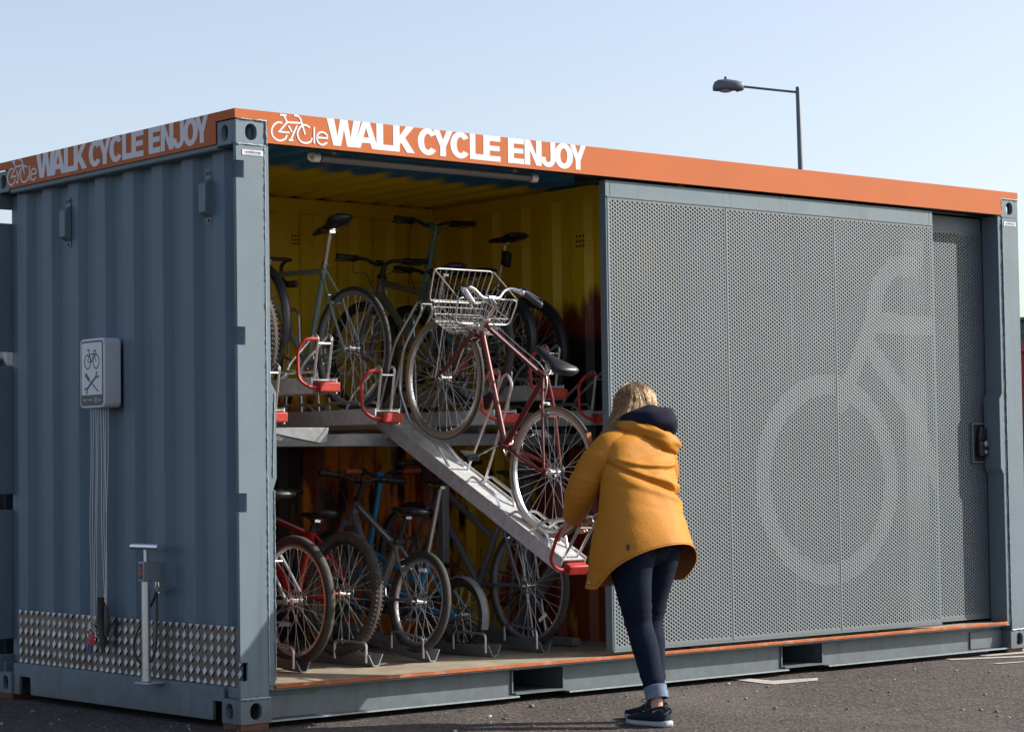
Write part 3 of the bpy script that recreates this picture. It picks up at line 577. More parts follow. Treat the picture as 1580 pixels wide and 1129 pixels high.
# ---- lettering
def arc(cx, cy, rx, ry, a0, a1, n=14): return [(cx+rx*cos(R(a0+(a1-a0)*k/n)), cy+ry*sin(R(a0+(a1-a0)*k/n))) for k in range(n+1)]
GL = {
 'W': [[(-.01,1),(.21,1),(.310,.36),(.385,1),(.615,1),(.695,.36),(.79,1),(1.01,1),(.815,0),(.59,0),(.50,.62),(.41,0),(.185,0)]],
 'A': [[(-.03,0),(.34,1),(.5,1),(.5,.78),(.385,.42),(.5,.42),(.5,.21),(.325,.21),(.255,0)], [(1.03,0),(.66,1),(.5,1),(.5,.78),(.615,.42),(.5,.42),(.5,.21),(.675,.21),(.745,0)]],
 'L': [[(0,0),(0,1),(.38,1),(.38,.22),(1,.22),(1,0)]],
 'K': [[(0,0),(0,1),(.31,1),(.31,.62),(.62,1),(.99,1),(.57,.56),(1.03,0),(.65,0),(.37,.36),(.31,.28),(.31,0)]],
 'E': [[(0,0),(0,1),(1,1),(1,.79),(.37,.79),(.37,.61),(.95,.61),(.95,.41),(.37,.41),(.37,.21),(1,.21),(1,0)]],
 'Y': [[(-.03,1),(.31,1),(.5,.64),(.69,1),(1.03,1),(.66,.37),(.66,0),(.34,0),(.34,.37)]],
 'N': [[(0,0),(0,1),(.32,1),(.68,.42),(.68,1),(1,1),(1,0),(.68,0),(.32,.58),(.32,0)]],
 'J': [[(.66,1),(1.01,1)]+arc(.5,.32,.51,.34,0,-180)+[(-.01,.38),(.32,.38)]+arc(.5,.32,.175,.14,180,360)],
 'O': [arc(.5,.5,.54,.52,90,270,18)+arc(.5,.5,.20,.31,270,90,18), arc(.5,.5,.54,.52,-90,90,18)+arc(.5,.5,.20,.31,90,-90,18)],
 'C': [arc(.5,.5,.54,.52,36,324,26)+arc(.5,.5,.20,.31,318,42,22)],
}
WORDS = [('W',.335,.541),('A',.502,.648),('L',.640,.752),('K',.745,.880),('C',.908,1.030),('Y',1.008,1.128),('C',1.122,1.246),('L',1.246,1.346),('E',1.338,1.455),('E',1.506,1.618),('N',1.622,1.742),('J',1.738,1.838),('O',1.838,1.962),('Y',1.948,2.058)]
LOGO = {'c1': [(0.068,0.095),(0.043,0.097),(0.016,0.079),(0.005,0.05),(0.018,0.021),(0.051,0.008),(0.084,0.02),(0.094,0.039)], 'seat': [(0.055,0.135),(0.093,0.135)], 'st': [(0.078,0.134),(0.096,0.102),(0.183,0.105)], 'z': [(0.096,0.101),(0.049,0.052),(0.11,0.052)], 'y1': [(0.104,0.086),(0.125,0.056)], 'y2': [(0.155,0.091),(0.116,0.016)], 'foot': [(0.104,0.015),(0.132,0.016)], 'hb': [(0.137,0.139),(0.161,0.138),(0.175,0.128),(0.202,0.051)], 'c2': [(0.231,0.086),(0.211,0.096),(0.186,0.094),(0.163,0.071),(0.157,0.045),(0.171,0.018),(0.202,0.008),(0.233,0.018),(0.244,0.038)], 'l': [(0.257,0.093),(0.257,0.010)], 'e': [(0.276,0.042),(0.335,0.043),(0.333,0.059),(0.307,0.071),(0.282,0.062),(0.273,0.04),(0.281,0.018),(0.306,0.008),(0.334,0.022)]}
CURVED = {'c1', 'c2'}
def stroke2d(pts, w):
    P = [Vector(p) for p in pts]; Lf, Rt = [], []
    for i, p in enumerate(P):
        d1 = (p-P[i-1]).normalized() if i else (P[1]-p).normalized(); d2 = (P[i+1]-p).normalized() if i < len(P)-1 else d1
        t = (d1+d2); t = t.normalized() if t.length > 0.2 else d2; n_ = Vector((-t.y, t.x)); k = 1/max(0.45, n_.dot(Vector((-d2.y, d2.x))))
        Lf.append(tuple(p+n_*w/2*k)); Rt.append(tuple(p-n_*w/2*k))
    return Lf, Rt
def lettering(name, fn, parent):
    for ch, a, c in WORDS:
        b = MB()
        for i, poly in enumerate(GL[ch]): b.prism([(a+(c-a)*u, 0.011+0.1335*v) for u, v in poly], fn, 0.0, 0.0010+(WORDS.index((ch,a,c)) % 2)*0.00025)
        part('letter', b, M['vinyl'], parent, smooth=False)
    b = MB(); k = 0
    for key, pts in LOGO.items():
        q = [Vector(p+(0,)) for p in pts]
        if key in CURVED: q = smooth_path(q, 5)
        elif key == 'e': q = q[:1]+smooth_path(q[1:], 5)
        elif key == 'hb': q = round_path(q, 0.012, 4)
        Lf, Rt = stroke2d([(p.x, p.y) for p in q], 0.0098); k += 1
        dd = 0.0010+k*0.00012
        for i in range(len(Lf)-1):
            b.prism([Lf[i], Lf[i+1], Rt[i+1], Rt[i]], fn, 0.0, dd)
    part('cycle_emblem', b, M['vinyl'], parent, smooth=False)
lettering('front', lambda u,v,d: (0.200+u, -0.0062-d, 2.800+v), FA)
lettering('end', lambda u,v,d: (-0.0062-d, 2.285-u*0.998, 2.800+v), FB)

def text_mesh(s_, size, extr=0.0004):
    cu = bpy.data.curves.new('text', 'FONT'); cu.body = s_; cu.size = size; cu.extrude = extr; cu.align_x = 'CENTER'; cu.align_y = 'CENTER'; cu.resolution_u = 3
    o = bpy.data.objects.new('text', cu); COL.objects.link(o); bpy.context.view_layer.update()
    me = bpy.data.meshes.new_from_object(o.evaluated_get(bpy.context.evaluated_depsgraph_get())); bpy.data.objects.remove(o); bpy.data.curves.remove(cu); return me
def name_plate(x, z):
    b = MB(); b.box(x-0.060, -0.0025, z-0.013, x+0.060, -0.0002, z+0.013); pl = part('name_plate', b, M['sign_white'], CT, smooth=False)
    me = text_mesh('cyclehoop', 0.023); me.materials.append(M['sign_black']); t = link('plate_lettering', me, pl, (x, -0.0030, z+0.003), (R(90), 0, 0))
    b = MB(); b.box(x-0.042, -0.0028, z-0.010, x+0.042, -0.0026, z-0.0085); part('plate_small_print', b, M['sign_black'], pl, smooth=False)
name_plate(0.097, 2.737); name_plate(LEN-0.088, 2.737)

# small wall ventilators on the shaded end and hole grids inside
for yv in (1.70, 0.315):
    b = MB(); y0 = yv-0.030
    b.prism([(0.0,2.475),(0.0,2.615),(0.040,2.640),(0.040,2.450)], lambda u,v,d: (0.008+u, d, v), y0, y0+0.062)
    v_ = part('wall_vent', b, M['blue'], CT, bevel=0.003)
    b = MB(); b.box(0.046, y0+0.006, 2.42, 0.0495, y0+0.056, 2.685); part('vent_bracket', b, M['blue'], v_)
    b = MB(); b.cyl((0.040,y0+0.017,2.668),(0.048,y0+0.017,2.668),0.008); b.cyl((0.040,y0+0.045,2.668),(0.048,y0+0.045,2.668),0.008); b.cyl((0.040,y0+0.03,2.435),(0.048,y0+0.03,2.435),0.008); part('vent_bolts', b, M['dark_metal'], v_)
for px_, py_, ax in ((1.97, WID-0.0715, 'x'), (3.0565, 0.9, 'y')):
    b = MB()
    for i in range(3):
        for j in range(3):
            if ax == 'x': b.cyl((px_+i*0.022, py_, 2.60+j*0.024), (px_+i*0.022, py_-0.004, 2.60+j*0.024), 0.006, 8)
            else: b.cyl((px_, py_+i*0.03, 2.52+j*0.03), (px_-0.004, py_+i*0.03, 2.52+j*0.03), 0.007, 8)
    part('vent_grid', b, M['dark_void'], CT)

# checker plate along the foot of the shaded end
b = MB(); b.box(0.036, 0.030, 0.1735, 0.040, 2.262, 0.462)
CK = part('checker_plate', b, M['checker'], CT, smooth=False)
b = MB(); rnd = random.Random(4); py = 0.0622; y = 0.048; col = 0
while y < 2.25:
    for r_ in range(6):
        zc = 0.182+r_*0.0555
        a, h_ = 0.0195, 0.0225
        zt, zb = min(zc+h_, 0.4615), max(zc-h_, 0.1745)
        if zt-zb < 0.02: continue
        wob = rnd.uniform(-0.0012, 0.0012)
        # raised lozenge: lower point stands proud so that its face looks up
        xm = 0.0322+wob; xb = 0.0292+wob*2
        b.add([(0.0352,y,zt),(xm,y-a,zc),(xb,y,zb),(xm,y+a,zc),(0.0362,y-a,zc),(0.0362,y,zb),(0.0362,y+a,zc)], [(0,1,2,3),(1,4,5,2),(2,5,6,3),(0,4,1),(0,3,6)])
    y += py; col += 1
lz = part('raised_lozenges', b, M['lozenge'], CK, smooth=False, kind='stuff')
for yy in (0.52, 1.30):
    b = MB(); b.box(0.0335, yy-0.006, 0.1737, 0.0358, yy+0.006, 0.4618); part('plate_joint', b, M['checker'], CK)

# footing pads
for x, y in ((0.09, 0.08), (0.09, WID-0.09), (LEN-0.09, WID-0.09), (LEN-0.10, 0.10)):
    b = MB(); b.box(x-0.085, y-0.075, GZ, x+0.075, y+0.08, -0.0008); part('footing_pad', b, M['rust'], CT, bevel=0.002)

# ------------------------------------------------------------------ sliding doors
def seg_dist(px_, pz, pts):
    best = 1e9
    for (ax, az), (bx, bz) in zip(pts[:-1], pts[1:]):
        dx, dz = bx-ax, bz-az; t = np.clip(((px_-ax)*dx+(pz-az)*dz)/(dx*dx+dz*dz), 0, 1); best = np.minimum(best, np.hypot(px_-(ax+t*dx), pz-(az+t*dz)))
    return best
def emblem_mask(x, z):
    d = np.abs(np.hypot((x-4.195), (z-1.108))-0.565)
    d = np.minimum(d, seg_dist(x, z, [(5.013,2.42),(4.823,2.411),(4.679,2.282),(4.593,2.014),(4.322,1.566)]))
    d = np.minimum(d, seg_dist(x, z, [(4.59,1.912),(4.982,1.509),(5.253,1.01)])); d = np.minimum(d, seg_dist(x, z, [(4.687,2.057),(5.225,2.053)]))
    return d < 0.062
def perf_mesh(w, h, xoff=None, zoff=0.0, thick=0.0045):
    p = 0.0217; cs = p*math.sqrt(3)/2; m_ = 0.014; xs = []; zs = []
    nc = int((w-2*m_)/cs)+1; x_start = (w-(nc-1)*cs)/2
    for i in range(-1, nc+1):
        off = 0 if i % 2 == 0 else p/2; nr = int(h/p)+2
        for j in range(-1, nr+1): xs.append(x_start+i*cs); zs.append(0.014+j*p+off)
    xs, zs = np.array(xs), np.array(zs); hole = (xs > m_) & (xs < w-m_) & (zs > m_) & (zs < h-m_)
    k = np.arange(6)*PI/3; hx = np.cos(k)*p/math.sqrt(3); hz = np.sin(k)*p/math.sqrt(3)
    OX = np.clip(xs[:,None]+hx, 0, w); OZ = np.clip(zs[:,None]+hz, 0, h)
    rad = np.full(len(xs), 0.0070)
    if xoff is not None: rad = np.where(emblem_mask(xs+xoff, zs+zoff), 0.0051, rad)
    hole_i = np.where(hole)[0]; solid_i = np.where(~hole & (OX.max(1)-OX.min(1) > 1e-5) & (OZ.max(1)-OZ.min(1) > 1e-5))[0]
    V = []; n = len(hole_i)
    IX = xs[hole_i,None]+np.cos(k)*rad[hole_i,None]; IZ = zs[hole_i,None]+np.sin(k)*rad[hole_i,None]
    def st(X, Z, y): return np.stack([X, np.full(X.shape, y), Z], -1).reshape(-1, 3)
    V = np.concatenate([st(OX[hole_i], OZ[hole_i], 0), st(IX, IZ, 0), st(IX, IZ, thick), st(OX[solid_i], OZ[solid_i], 0)])
    base = np.arange(n)[:,None]*6+np.arange(6); nxt = np.arange(n)[:,None]*6+(np.arange(6)+1) % 6
    q1 = np.stack([base, nxt, nxt+6*n, base+6*n], -1).reshape(-1, 4); q2 = q1+6*n
    ns = len(solid_i); hexs = (np.arange(ns)[:,None]*6+np.arange(6))+18*n
    loops = np.concatenate([q1.ravel(), q2.ravel(), hexs.ravel()]).astype(np.int32)
    starts = np.concatenate([np.arange(len(q1)+len(q2))*4, (len(q1)+len(q2))*4+np.arange(ns)*6]).astype(np.int32)
    tot = np.concatenate([np.full(len(q1)+len(q2), 4), np.full(ns, 6)]).astype(np.int32)
    me = bpy.data.meshes.new('perforated_panel'); me.vertices.add(len(V)); me.vertices.foreach_set('co', V.astype(np.float32).ravel())
    me.loops.add(len(loops)); me.loops.foreach_set('vertex_index', loops); me.polygons.add(len(starts)); me.polygons.foreach_set('loop_start', starts); me.polygons.foreach_set('loop_total', tot)
    me.update(calc_edges=True); me.validate(); me.materials.append(M['panel']); return me
PW, PH, PZ = 0.918, 2.476, 0.205
plain = perf_mesh(PW, PH)
def door_leaf(x0, yf, panels):
    """leaf: frame of box section behind perforated panels; yf is the face of the panels"""
    b = MB(); x1 = x0+0.012*2+3*PW+2*0.006; d = 0.056
    b.box(x0, yf+0.003, PZ-0.010, x0+0.034, yf+d, 2.776); b.box(x1-0.034, yf+0.003, PZ-0.010, x1, yf+d, 2.776)
    b.box(x0+0.034, yf+0.003, PZ+PH-0.004, x1-0.034, yf+d, 2.776); b.box(x0+0.034, yf+0.006, PZ-0.012, x1-0.034, yf+d-0.004, PZ+0.018)
    fr = part('sliding_door', b, M['blue'], CT, ang=30, bevel=0.002)
    b = MB(); b.box(x0+0.004, yf-0.004, PZ+PH+0.001, x1-0.004, yf+0.0028, PZ+PH+0.0075); part('door_edge_strip', b, M['panel'], fr)
    b = MB(); b.box(x0+0.004, yf-0.006, PZ-0.012, x1-0.004, yf+0.0055, PZ-0.001); part('door_edge_strip', b, M['panel'], fr)
    for k in range(3):
        x = x0+0.012+k*(PW+0.006); o = link('perforated_panel', panels[k](x) , fr, (x, yf, PZ))
    return fr
leaf1 = door_leaf(2.424, 0.016, [lambda x: plain, lambda x: perf_mesh(PW, PH, x, PZ), lambda x: perf_mesh(PW, PH, x, PZ)])
leaf2 = door_leaf(3.095, 0.150, [lambda x: plain, lambda x: plain, lambda x: perf_mesh(PW, PH, x, PZ)])
# jamb liner between right post and rear leaf, dark sliding gap
b = MB(); b.box(LEN-0.165, 0.215, 0.18, LEN-0.10, 0.30, 2.79); part('door_jamb', b, M['blue'], CT)
# pull handle with push-button lock on the rear leaf
hx0 = 5.715
b = MB(); b.box(hx0, 0.138, 1.205, hx0+0.145, 0.149, 1.445)
hd = part('lock_plate', b, M['dark_metal'], leaf2, bevel=0.004)
b = MB(); b.box(hx0+0.030, 0.100, 1.235, hx0+0.118, 0.1378, 1.335); b.prism([(0.030,1.335),(0.118,1.335),(0.128,1.41),(0.050,1.43)], lambda u,v,d: (hx0+u, d, v), 0.108, 0.1378)
part('lock_body', b, M['black'], hd, bevel=0.008, segs=2)
b = MB(); b.cyl((hx0+0.078,0.100,1.315),(hx0+0.078,0.084,1.315),0.020,16); b.cyl((hx0+0.080,0.100,1.262),(hx0+0.080,0.090,1.262),0.014,16); part('lock_button', b, M['alu'], hd, bevel=0.003)
b = MB(); b.box(hx0-0.010, 0.130, 1.44, hx0+0.155, 0.149, 1.452); b.box(hx0-0.010, 0.130, 1.195, hx0+0.155, 0.149, 1.204); b.box(hx0-0.010, 0.130, 1.204, hx0-0.002, 0.149, 1.44); part('lock_frame', b, M['blue'], hd)

# fluorescent tube under the header
FT = thing('tube_light', 'long white unlit tube light under the orange header of the open bay', 'light', (1.28, 0.17, 2.772))
b = MB(); b.cyl((-0.66,0,0),(0.74,0,0),0.021,16); part('diffuser', b, M['tube_white'], FT)
for x in (-0.70, 0.745):
    b = MB(); b.cyl((x-0.012,0,0),(x+0.028,0,0),0.024,16); b.torus((x-0.02,0,0.002),(0,1,0),0.016,0.006,14,6); part('end_cap', b, M['white_lens'], FT)
b = MB(); b.box(-0.60,-0.012,0.021,-0.57,0.012,0.10); b.box(0.6,-0.012,0.021,0.63,0.012,0.10); part('bracket', b, M['galv'], FT)
# ------------------------------------------------------------------ tool station on the shaded end
TS = thing('repair_tool_station', 'white wall box with bicycle and crossed tools sign, steel cables hanging below', 'tool station', (0.045, 1.30, 1.725))
def rrect(w, h, r, n=5):
    out = []
    for cx, cy, a0 in ((w/2-r,h/2-r,0),(-w/2+r,h/2-r,90),(-w/2+r,-h/2+r,180),(w/2-r,-h/2+r,270)):
        out += [(cx+r*cos(R(a0+90*k/n)), cy+r*sin(R(a0+90*k/n))) for k in range(n+1)]
    return out
fnS = lambda u,v,d: (d, -u, v)              # u runs towards the open corner, as the sign is read
b = MB(); b.prism(rrect(0.252, 0.362, 0.030), fnS, -0.088, 0.012)
box_ = part('sign_box', b, M['sign_white'], TS, bevel=0.006, segs=2)
b = MB(); b.prism(rrect(0.228, 0.338, 0.020), fnS, -0.0892, -0.0878); fb = part('sign_border', b, M['sign_black'], box_, smooth=False)
b = MB(); b.prism([(-0.104,-0.112),(0.104,-0.112)]+[(0.104-0.012+0.012*cos(R(a)), 0.147+0.012*sin(R(a))) for a in (0,30,60,90)]+[(-0.104+0.012+0.012*cos(R(a)), 0.147+0.012*sin(R(a))) for a in (90,120,150,180)], fnS, -0.0900, -0.0893); part('sign_face', b, M['sign_white'], box_, smooth=False)
def strokes(b, pts, w, d0, d1, fn):
    Lf, Rt = stroke2d(pts, w)
    for i in range(len(Lf)-1): b.prism([Lf[i], Lf[i+1], Rt[i+1], Rt[i]], fn, d0, d1)
b = MB(); k = 0
def sk_(pts, w):
    global k; k += 1; strokes(b, pts, w, -0.0904-k*0.00006, -0.09005, fnS)
for cx in (-0.042, 0.046):
    sk_([(cx+0.031*cos(R(a)), 0.060+0.036*sin(R(a))) for a in range(0,361,15)], 0.0075)
for pts in ([(-0.042,0.060),(-0.022,0.100),(0.022,0.100),(0.000,0.058),(-0.042,0.060)], [(-0.022,0.100),(0.000,0.058)], [(-0.022,0.098),(-0.030,0.122)], [(0.046,0.060),(0.018,0.118)]): sk_(pts, 0.006)
sk_([(-0.043,0.123),(-0.017,0.120)], 0.008); sk_([(0.018,0.116),(0.040,0.118),(0.046,0.106),(0.036,0.098)], 0.007)
part('bicycle_symbol', b, M['sign_black'], box_, smooth=False)
b = MB(); k = 0
sk_([(-0.066,-0.002),(-0.028,-0.034)], 0.020); sk_([(-0.03,-0.032),(0.066,-0.096)], 0.0075)
sk_([(-0.045,-0.080),(0.045,-0.018)], 0.013)
for cx, cy, a0 in ((-0.058,-0.090,215), (0.058,-0.009,35)):
    sk_([(cx+0.013*cos(R(a0+a)), cy+0.013*sin(R(a0+a))) for a in range(50,311,20)], 0.010)
part('crossed_tools_symbol', b, M['sign_black'], box_, smooth=False)
me = text_mesh('Public Toolbox', 0.017); me.materials.append(M['sign_white']); link('sign_lettering', me, box_, (-0.0896, 0.040, -0.138), (R(90), 0, R(-90)))
b = MB(); b.box(-0.0902,-0.052,-0.154,-0.0893,-0.030,-0.126); b.box(-0.0902,-0.092,-0.148,-0.0893,-0.062,-0.134); part('sign_small_mark', b, M['galv_dull'], box_, smooth=False)
ends = [(0.105,-1.305),(0.085,-1.30),(0.070,-1.31),(0.055,-1.295),(-0.038,-1.16),(-0.045,-1.20),(-0.055,-1.24),(-0.048,-1.26)]
for i, (dy, dz) in enumerate(ends):
    b = MB(); y0 = 0.088-0.025*i; q = smooth_path([(-0.045,y0,-0.18),(-0.044,y0+(dy-y0)*0.18+0.006*sin(i*2.3),-0.45),(-0.047,y0+(dy-y0)*0.50+0.007*sin(i*1.7+1),-0.78),(-0.043,y0+(dy-y0)*0.80-0.005*sin(i*2.9),-1.05),(-0.042,dy,dz)], 6); b.tube(q, 0.0021, 5); part('steel_cable', b, M['cable'], TS)
def tool(pts, rad, m, name):
    b = MB(); b.tube(pts, rad, 8, flat=0.6); return part(name, b, M[m], TS, bevel=0)
tool([(-0.045,0.098,-1.36),(-0.05,0.100,-1.41)], [0.020,0.015], 'tool_red', 'hex_key_holder'); tool([(-0.05,0.075,-1.35),(-0.05,0.062,-1.41)], [0.018,0.013], 'tool_red', 'hex_key_holder')
tool([(-0.045,0.120,-1.39),(-0.05,0.128,-1.455)], [0.011,0.009], 'tool_blue', 'tyre_lever'); tool([(-0.045,0.098,-1.42),(-0.05,0.108,-1.46)], [0.012,0.010], 'tool_blue', 'tyre_lever')
tool([(-0.05,-0.030,-1.315),(-0.055,0.015,-1.30),(-0.052,0.042,-1.318)], [0.017,0.020,0.007], 'tool_green', 'torx_key_holder')
tool([(-0.05,-0.015,-1.19),(-0.055,-0.030,-1.16),(-0.055,-0.018,-1.28),(-0.05,-0.035,-1.40)], [0.017,0.024,0.020,0.022], 'black', 'spanner_set')
tool([(-0.05,-0.058,-1.20),(-0.05,-0.070,-1.29),(-0.05,-0.062,-1.36)], [0.012,0.022,0.014], 'black', 'screwdriver')
tool([(-0.05,-0.020,-1.38),(-0.05,-0.030,-1.44)], [0.024,0.013], 'black', 'spanner_set')
for dy, dz in ((0.105,-1.31),(0.062,-1.30),(-0.040,-1.165),(-0.052,-1.245),(-0.062,-1.225)):
    b = MB(); b.cyl((-0.044,dy,dz+0.02),(-0.044,dy,dz-0.02),0.006,8); part('cable_ferrule', b, M['chrome'], TS)
for i in range(9):
    b = MB(); cy, cz = 0.075+0.045*sin(i*2.1), -1.335-0.006*i; b.torus((-0.048,cy,cz),(0.4*sin(i*1.7),1,cos(i)),0.010,0.0022,12,5); part('key_ring', b, M['chrome'], TS)

# ------------------------------------------------------------------ track pump
PU = thing('track_pump', 'steel public bicycle pump with T handle fixed to the shaded container end', 'bicycle pump', (-0.045, 0.775, 0.162))
b = MB(); b.cyl((0,0,0.004),(0,0,0.50),0.0225,20); b.cyl((0,0.0,0.004),(0,0,0.03),0.026,20); part('pump_barrel', b, M['alu'], PU, ang=30)
b = MB(); b.box(-0.05,-0.08,-0.006,0.085,0.04,0.0); part('foot_plate', b, M['galv'], PU, bevel=0.002)
b = MB(); b.cyl((0,0,0.60),(0,0,0.67),0.011,14); part('piston_rod', b, M['alu'], PU)
b = MB(); b.tube([(0.0,-0.130,0.672),(0,-0.118,0.672),(0,0.118,0.672),(0,0.130,0.672)],[0.016,0.0175,0.0175,0.016],16); part('pump_handle', b, M['alu'], PU)
b = MB(); b.prism([(-0.032,-0.030),(0.060,-0.030),(0.060,0.030),(-0.024,0.030),(-0.032,0.018)], lambda u,v,d: (u,v,d), 0.500, 0.600); gb = part('gauge_housing', b, M['gauge_grey'], PU, bevel=0.004, segs=2)
b = MB(); b.box(-0.0340,-0.022,0.512,-0.0325,0.012,0.590); gw_ = part('gauge_window', b, M['sign_black'], gb)
b = MB(); b.box(-0.0348,-0.018,0.530,-0.0342,0.008,0.548); b.box(-0.0348,-0.018,0.556,-0.0342,0.008,0.574); part('gauge_print', b, M['tool_red'], gw_)
b = MB(); b.box(0.03,-0.085,0.455,0.09,-0.04,0.475); b.cyl((0.02,-0.07,0.462),(0.034,-0.07,0.462),0.012,10); part('wall_bracket', b, M['galv_dull'], PU)
b = MB(); q = smooth_path([(0.045,-0.022,0.50),(0.045,-0.028,0.42),(0.03,-0.045,0.20),(0.01,-0.020,0.10),(0.0,0.06,0.09),(-0.01,0.105,0.18),(0.02,0.070,0.30),(0.035,-0.01,0.40),(0.05,-0.034,0.49)], 8); b.tube(q, 0.0065, 8); part('pump_hose', b, M['black'], PU)
b = MB(); b.cyl((0.045,-0.022,0.465),(0.045,-0.022,0.50),0.010,10); b.cyl((0.052,-0.038,0.44),(0.052,-0.036,0.495),0.007,10); part('hose_connector', b, M['chrome'], PU)

# ------------------------------------------------------------------ two-tier rack
RK = thing('two_tier_bike_rack', 'galvanised two tier bicycle rack inside the container with red handled upper trays', 'bike rack', (0,0,0))
b = MB(); b.box(0.25, 0.90, 1.332, 3.02, 0.955, 1.402); part('cross_beam', b, M['galv_dull'], RK, bevel=0.004)
b = MB(); b.box(0.25, 2.02, 1.355, 3.02, 2.08, 1.438); part('cross_beam', b, M['galv_dull'], RK, bevel=0.004)
for x in (0.30, 2.30, 2.93):
    b = MB(); b.box(x-0.025, 1.30, 0.172, x+0.025, 1.35, 1.40); b.box(x-0.025, 0.96, 1.375, x+0.025, 2.02, 1.432); b.box(x-0.06, 0.9, 0.1725, x+0.06, 2.0, 0.188)
    part('rack_column', b, M['galv_dull'], RK, bevel=0.003)
b = MB(); b.prism([(0.50,1.400),(0.835,1.342),(0.870,1.350),(0.885,1.425),(0.50,1.425)], lambda u,v,d: (u, d, v), 0.490, 0.530); part('slide_bracket', b, M['galv_dull'], RK, bevel=0.003)
TL = 1.72
def rods(b, pts, r=0.0058, rad=0.035): b.tube(round_path(pts, rad, 4), r*1.2, 8)
def upper_tray(x, yf, z, pitch=0.0, guide_s=1.30, label=None, moved=False):
    """gutter whose front end is at (x, yf); local x runs inwards along the tray, local y towards the left end"""
    b = MB()
    prof = [(-0.082,-0.072),(-0.074,-0.072),(-0.074,-0.006),(0.074,-0.006),(0.074,-0.072),(0.082,-0.072),(0.082,0.010),(0.077,0.010),(0.074,0.0),(-0.074,0.0),(-0.077,0.010),(-0.082,0.010)]
    b.prism(prof, lambda u,v,d: (d,u,v), 0.02, TL)
    tr = part('upper_tray', b, M['galv'], RK, ang=25, label=label)
    tr.location = (x, yf, z); tr.rotation_euler = (0, -pitch, R(90))
    b = MB(); b.box(-0.026,-0.070,-0.066,0.0195,0.060,-0.014); part('end_block', b, M['red_rubber'], tr, bevel=0.006, segs=2)
    b = MB(); b.box(-0.0272,-0.060,-0.057,-0.0262,0.050,-0.024); part('end_reflector', b, M['red_rubber'], tr)
    b = MB(); rods(b, [(-0.004,0.060,-0.045),(-0.004,0.120,-0.040),(0.020,0.165,0.0),(0.030,0.160,0.150),(0.008,0.130,0.205),(0.004,0.052,0.208)], 0.0078, 0.045); part('pull_handle', b, M['red_rubber'], tr)
    b = MB()
    for t in (0.048, -0.040): rods(b, [(0.045,t,0.0),(0.004,t,0.215),(0.035,t,0.235),(0.26,t,0.095),(0.33,t,0.0)], 0.0062, 0.03)
    b.tube([(0.010,0.048,0.185),(0.010,-0.040,0.185)], 0.0055, 7); part('end_hoop', b, M['alu'], tr)
    b = MB()
    for t in (0.062, -0.062): rods(b, [(0.14,t*0.75,0.0),(0.20,t,0.050),(0.46,t,0.050),(0.52,t*0.75,0.0)], 0.0062, 0.025)
    for t in (0.062, -0.062): rods(b, [(0.60,t*0.75,0.0),(0.66,t,0.050),(0.86,t,0.050),(0.90,t*0.75,0.0)], 0.0062, 0.025)
    part('side_rail', b, M['alu'], tr)
    b = MB()
    rods(b, [(1.035,-0.050,0.0),(0.985,-0.050,0.575),(0.955,-0.050,0.60),(0.895,-0.050,0.57),(0.877,-0.050,0.0)], 0.0062, 0.04); part('mid_hoop', b, M['alu'], tr)
    b = MB(); s0 = guide_s
    for t in (0.038, -0.038): rods(b, [(s0-0.30,t*1.4,0.0),(s0-0.12,t,0.055),(s0+0.12,t,0.050),(s0+0.30,t,0.18),(s0+0.365,t,0.40),(s0+0.30,t,0.66),(s0+0.36,t*0.8,0.70),(s0+0.45,t,0.40),(s0+0.42,t,0.0)], 0.0064, 0.05)
    b.tube([(s0+0.325,0.034,0.685),(s0+0.325,-0.034,0.685)], 0.0055, 7); part('wheel_guide', b, M['alu'], tr)
    return tr
TRAYS = [(0.50,1.515),(0.83,1.672),(1.235,1.515),(2.045,1.515),(2.40,1.655),(2.76,1.515)]
for x, z in TRAYS: upper_tray(x, 0.43, z)
RAMP = R(26.9)
upper_tray(1.65, -0.565, 0.728, RAMP, 1.365, 'upper tray pulled out and tilted down to the ground side')
def lower_tray(x, rise):
    b = MB(); prof = [(-0.048,0.062),(-0.042,0.062),(-0.014,0.006),(0.014,0.006),(0.042,0.062),(0.048,0.062),(0.017,0.0),(-0.017,0.0)]
    b.prism(prof, lambda u,v,d: (d,u,v+max(0,d-0.05)*rise), 0.0, 0.05)
    n = len(prof); b = MB()
    st = [0.0, 0.12, 0.6, 1.2, 1.70]; rings = [[(d,u,v+max(0,d-0.10)*rise) for u, v in prof] for d in st]; b.loft(rings)
    tr = part('lower_tray', b, M['galv_dull'], RK, ang=25); tr.location = (x, 0.475, 0.176); tr.rotation_euler = (0,0,R(90))
    b = MB(); rods(b, [(0.02,0.049,0.02),(0.02,0.049,0.125),(0.30,0.049,0.125+0.20*rise),(0.30,0.049,0.03+0.2*rise)], 0.0062, 0.03); part('end_hoop', b, M['alu'], tr)
    b = MB()
    for t in (0.045,-0.045): rods(b, [(0.95,t,0.03+0.85*rise),(1.10,t,0.52+0.85*rise),(1.20,t,0.52+0.85*rise),(1.35,t,0.03+1.2*rise)], 0.0062, 0.04)
    part('wheel_guide', b, M['galv_dull'], tr)
    return tr
for x, r_ in ((0.70,0.15),(1.16,0.0),(1.54,0.15),(1.97,0.0),(2.34,0.12)): lower_tray(x, r_)
b = MB(); b.prism([(-0.03,-0.022),(0.03,-0.022),(0.03,0.022),(-0.03,0.022)], lambda u,v,d: (2.735+u, d, 0.200+v), 0.66, 2.1); b.box(2.71,0.655,0.183,2.76,0.6585,0.217); st_ = part('floor_beam', b, M['galv_dull'], RK, bevel=0.003)
b = MB(); b.obox((2.74,1.05,0.42),(0.02,0,0),(0,0.02,0.03),(0,0.22,-0.22)); part('brace', b, M['galv_dull'], RK)
